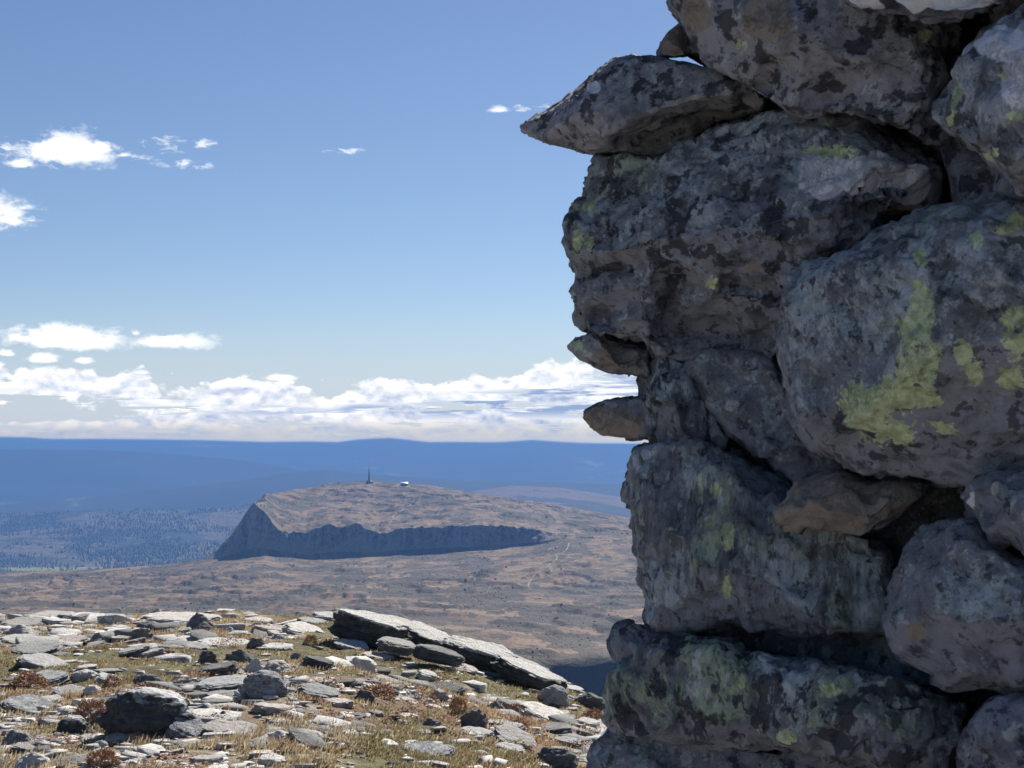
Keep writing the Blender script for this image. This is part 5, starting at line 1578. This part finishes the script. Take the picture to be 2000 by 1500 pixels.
# ------------------------------------------------------------------ scrub on the moor, trees in the valley
tt, cols, MX, MYY, MZ = MG
r_ = np.random.default_rng(77)
nt, nc = MX.shape
ci = np.where((cols > -60) & (cols < 1290))[0]
ti = np.where((tt > 0.7) & (tt < 8.0))[0]
N = 40000
a, b2 = r_.choice(ti, N), r_.choice(ci, N)
x, y, z = MX[a, b2], MYY[a, b2], MZ[a, b2]
shr = sm(fbm(x / 46, y / 100, seed=30, oct=5, gain=0.6), 0.52, 0.62)
shr = np.maximum(shr, np.exp(-((cols[b2] - 1180) / 75) ** 2) * (y < 560))
keep = (r_.random(N) < (.03 + .45 * shr) * np.interp(y, [330, 1200], [.35, 1])) & (y > 330)
x, y, z = x[keep], y[keep], z[keep]
bm = bmesh.new()
bmesh.ops.create_icosphere(bm, subdivisions=1, radius=.5)
iv = np.array([v.co[:] for v in bm.verts]) * (1 + .25 * r_.normal(size=(len(bm.verts), 1)))
bm.verts.index_update()
if_ = np.array([[w_.index for w_ in q_.verts] for q_ in bm.faces])
bm.free()
s0 = np.exp(r_.normal(-.25, .4, len(x))).clip(.35, 2.6) * np.interp(y, [300, 2600], [.5, 1.6])
v, f = merge_copies(iv, if_, np.stack([x, y, z + s0 * .15], -1), np.stack([s0 * r_.uniform(1, 2.4, len(x)), s0, s0 * r_.uniform(.5, 1.0, len(x))], -1), r_.normal(0, .4, len(x)))
M_SCRUB, t, b = new_mat('moor_scrub')
geo = t.node('ShaderNodeNewGeometry')
n2 = t.noise(geo.outputs['Position'], .08, 4.0, .6)
c = t.mix(t.step(n2, .4, .62), (0.03, 0.036, 0.022), (0.085, 0.07, 0.042))
t.l.new(c, b.inputs['Base Color'])
add('scrub', mesh_from('scrub', v, f, False), M_SCRUB, kind='stuff')

tt2, cols2, FX, FYY, FZ = FG
ci = np.where((cols2 > -60) & (cols2 < 560))[0]
ti = np.where((tt2 > .8) & (tt2 < 4.0))[0]
N = 9000
a, b2 = r_.choice(ti, N), r_.choice(ci, N)
x = FX[a, b2] + r_.normal(0, 8, N)
y = FYY[a, b2] + r_.normal(0, 12, N)
z = FZ[a, b2]
wood = fbm(x / 160, y / 220, seed=47, oct=4)
fld = np.exp(-((cols2[b2] - 100) / 110) ** 2) * np.exp(-((y - 5150) / 240) ** 2)
keep = r_.random(N) < sm(wood, .40, .56) * (1 - .9 * sm(fld, .3, .6))
x, y, z = x[keep], y[keep], z[keep]
k6 = np.arange(6) * math.pi / 3
cvv = np.concatenate([np.stack([np.cos(k6) * .5, np.sin(k6) * .5, 0 * k6], -1), [[0, 0, 1]]])
cff = np.array([[i, (i + 1) % 6, 6] for i in range(6)])
h_ = r_.uniform(9, 19, len(x))
v, f = merge_copies(cvv, cff, np.stack([x, y, z - .5], -1), np.stack([h_ * .36, h_ * .36, h_], -1), r_.uniform(0, 6, len(x)))
M_SPRUCE, t, b = new_mat('spruce')
geo = t.node('ShaderNodeNewGeometry')
n2 = t.noise(geo.outputs['Position'], .02, 3.0, .6)
c = t.mix(t.step(n2, .4, .6), (0.02, 0.03, 0.02), (0.055, 0.06, 0.03))
t.l.new(c, b.inputs['Base Color'])
add('spruce_woods', mesh_from('spruce_woods', v, f, False), M_SPRUCE, kind='stuff')


# ------------------------------------------------------------------ the mast, the hut and the paths on the fell
def simple_mat(name, col, rough=.7, metal=0.0):
    m, t, b = new_mat(name)
    tcn = t.node('ShaderNodeTexCoord')
    n = t.noise(tcn.outputs['Object'], .7, 4.0, .6)
    c = t.mix(t.step(n, .35, .65), tuple(.8 * q_ for q_ in col), col)
    t.l.new(c, b.inputs['Base Color'])
    b.inputs['Roughness'].default_value = rough
    b.inputs['Metallic'].default_value = metal
    return m


M_STEEL = simple_mat('galvanised_steel', (0.16, 0.17, 0.18), .5)
M_TAR = simple_mat('tarred_wood', (0.07, 0.06, 0.055))
M_ROOFW = simple_mat('pale_metal_roof', (0.82, 0.82, 0.82), .35)
M_WALL = simple_mat('weathered_boards', (0.13, 0.11, 0.10))


def bars(segs):
    """square bars between points: (a, b, width) -> mesh arrays"""
    vs, fs = [], []
    for (a, b_, w_) in segs:
        a, b_ = Vector(a), Vector(b_)
        q_ = (b_ - a).to_track_quat('Z', 'Y')
        wa, wb = w_ if isinstance(w_, tuple) else (w_, w_)
        o = len(vs)
        for (p, ww) in ((a, wa), (b_, wb)):
            for (sx, sy) in ((-1, -1), (1, -1), (1, 1), (-1, 1)):
                vs.append(p + q_ @ Vector((sx * ww / 2, sy * ww / 2, 0)))
        fs += [(o, o + 1, o + 5, o + 4), (o + 1, o + 2, o + 6, o + 5), (o + 2, o + 3, o + 7, o + 6), (o + 3, o, o + 4, o + 7), (o + 3, o + 2, o + 1, o), (o + 4, o + 5, o + 6, o + 7)]
    return np.array([v[:] for v in vs]), np.array(fs)


def part(name, parent, segs, mat):
    v, f = bars(segs)
    return add(name, mesh_from(name, v, f, False), mat, parent=parent)


def house(name, loc, L, Wd, hw, hr, walls, roofm, rz, label, cat):
    o = add(name, None, loc=loc, label=label, category=cat)
    o.rotation_euler[2] = rz
    v = [(sx * L / 2, sy * Wd / 2, z) for z in (-1.5, hw) for (sx, sy) in ((-1, -1), (1, -1), (1, 1), (-1, 1))] + [(-L / 2, 0, hw + hr), (L / 2, 0, hw + hr)]
    bm = bmesh.new()
    q_ = [bm.verts.new(p) for p in v]
    for f in ((0, 1, 5, 4), (2, 3, 7, 6), (1, 2, 6, 9, 5), (3, 0, 4, 8, 7), (0, 3, 2, 1), (4, 5, 9, 8), (6, 7, 8, 9)):
        bm.faces.new([q_[i] for i in f])
    me = bpy.data.meshes.new('wall')
    bm.to_mesh(me)
    bm.free()
    wl = add('wall', me, walls, parent=o)
    e, tk = .6, .25
    for s in (-1, 1):
        k = hr / (Wd / 2)
        pts_ = [(-L / 2 - e, s * (Wd / 2 + e), hw - e * k + .05), (L / 2 + e, s * (Wd / 2 + e), hw - e * k + .05), (L / 2 + e, 0, hw + hr + .05), (-L / 2 - e, 0, hw + hr + .05)]
        vv = np.array(pts_ + [(p[0], p[1], p[2] + tk) for p in pts_])
        ff = np.array([(0, 1, 2, 3), (4, 5, 6, 7), (0, 1, 5, 4), (1, 2, 6, 5), (2, 3, 7, 6), (3, 0, 4, 7)])
        add('roof', mesh_from('roof', vv, ff, False), roofm, parent=o)
    part('chimney', o, [((L * .2, Wd * .12, hw), (L * .2, Wd * .12, hw + hr + 1.2), .8)], walls)
    part('door', o, [((-L * .2, -Wd / 2 - .06, -1.2), (-L * .2, -Wd / 2 - .06, hw * .75), 1.3)], M_TAR)
    return o


mp_ = moor_point(721, 944)
mast = add('radio_mast', None, loc=Vector(mp_), label='tall thin radio mast standing on the flat-topped fell', category='mast')
seg = []
H = 34.0
for (sx, sy) in ((-1, -1), (1, -1), (1, 1), (-1, 1)):
    seg.append(((sx * 1.7, sy * 1.7, -2), (sx * .55, sy * .55, H), (.8, .5)))
for i in range(9):
    z0, z1 = i * H / 9, (i + 1) * H / 9
    r0, r1 = 1.7 - 1.15 * z0 / H, 1.7 - 1.15 * z1 / H
    for k in range(4):
        q4 = [(-1, -1), (1, -1), (1, 1), (-1, 1)]
        (ax, ay), (bx, by) = q4[k], q4[(k + 1) % 4]
        seg.append(((ax * r0, ay * r0, z0), (bx * r1, by * r1, z1), .4))
        seg.append(((ax * r1, ay * r1, z1), (bx * r1, by * r1, z1), .35))
seg.append(((0, 0, -1), (0, 0, H), (1.9, .8)))
part('lattice_tower', mast, seg, M_STEEL)
part('antenna', mast, [((0, 0, H - 1), (0, 0, H + 5), (.9, .7)), ((0, 0, H + 5), (0, 0, H + 10), (.45, .25))], M_STEEL)
for z0 in (17.0, 24.0):
    part('dish', mast, [((0, -1.6, z0), (0, -1.0, z0), 2.0)], M_STEEL)
house('transmitter_hut', Vector(mp_) + Vector((1.0, 3.0, -1.0)), 13, 8, 3.0, 4.2, M_TAR, M_TAR, .2, 'small dark hut at the foot of the radio mast', 'hut')
hp_ = moor_point(790, 947)
house('mountain_hut', Vector(hp_) + Vector((0, 2, .2)), 15, 8, 2.6, 3.4, M_WALL, M_ROOFW, .12, 'white-roofed mountain hut on the fell right of the mast', 'hut')
cp_ = moor_point(661, 944)
tc0 = add('summit_cairn', None, loc=Vector(cp_), label='tiny cairn on the left shoulder of the fell top', category='cairn')
for k, (dx_, dz_, s_) in enumerate([(-1.2, 0, 2.4), (1.1, 0, 2.2), (0, 1.3, 2.0), (.1, 2.6, 1.3)]):
    o = add('stone', proto_mesh('boulder', k, 'dark'), parent=tc0)
    o.scale = (s_ * 1.3, s_, s_ * .8)
    o.location = (dx_, 0, dz_ - .3)

M_PATH = simple_mat('trodden_gravel', (0.31, 0.26, 0.21), .9)
for lab, line, wpath in [('path_a', [(1112, 1060), (1104, 1070), (1096, 1078), (1086, 1088), (1079, 1100), (1066, 1112), (1050, 1124), (1036, 1136), (1026, 1148)], 2.4), ('path_b', [(806, 983), (798, 988), (786, 994), (780, 1000)], 3.4), ('path_c', [(771, 1001), (768, 1008), (766, 1016)], 2.8)]:
    pts_ = []
    for (x0, y0), (x1, y1) in zip(line, line[1:]):
        for k in range(14):
            f = k / 14
            pts_.append(moor_point(x0 + (x1 - x0) * f, y0 + (y1 - y0) * f))
    pts_ = np.array(pts_)
    for _ in range(12):
        pts_[1:-1, :2] = (pts_[:-2, :2] + 2 * pts_[1:-1, :2] + pts_[2:, :2]) / 4
    pts_[:, 0] += (fbm(np.arange(len(pts_)) / 12.0, 0 * pts_[:, 0] + len(pts_), seed=4, oct=3) - .5) * 26 * np.sin(np.linspace(0, math.pi, len(pts_)))
    pts_[:, 2] = [moor_z(p[0], p[1]) + .35 for p in pts_]
    l_, r2 = pts_.copy(), pts_.copy()
    wv = wpath * (.7 + .6 * np.random.default_rng(3).random(len(pts_)))
    l_[:, 0] -= wv / 2
    r2[:, 0] += wv / 2
    l_[:, 2] = [moor_z(p[0], p[1]) + .35 for p in l_]
    r2[:, 2] = [moor_z(p[0], p[1]) + .35 for p in r2]
    v = np.stack([l_, r2], 1).reshape(-1, 3)
    f = np.array([(2 * i, 2 * i + 1, 2 * i + 3, 2 * i + 2) for i in range(len(pts_) - 1)])
    add('path', mesh_from('path', v, f, True), M_PATH, kind='structure')
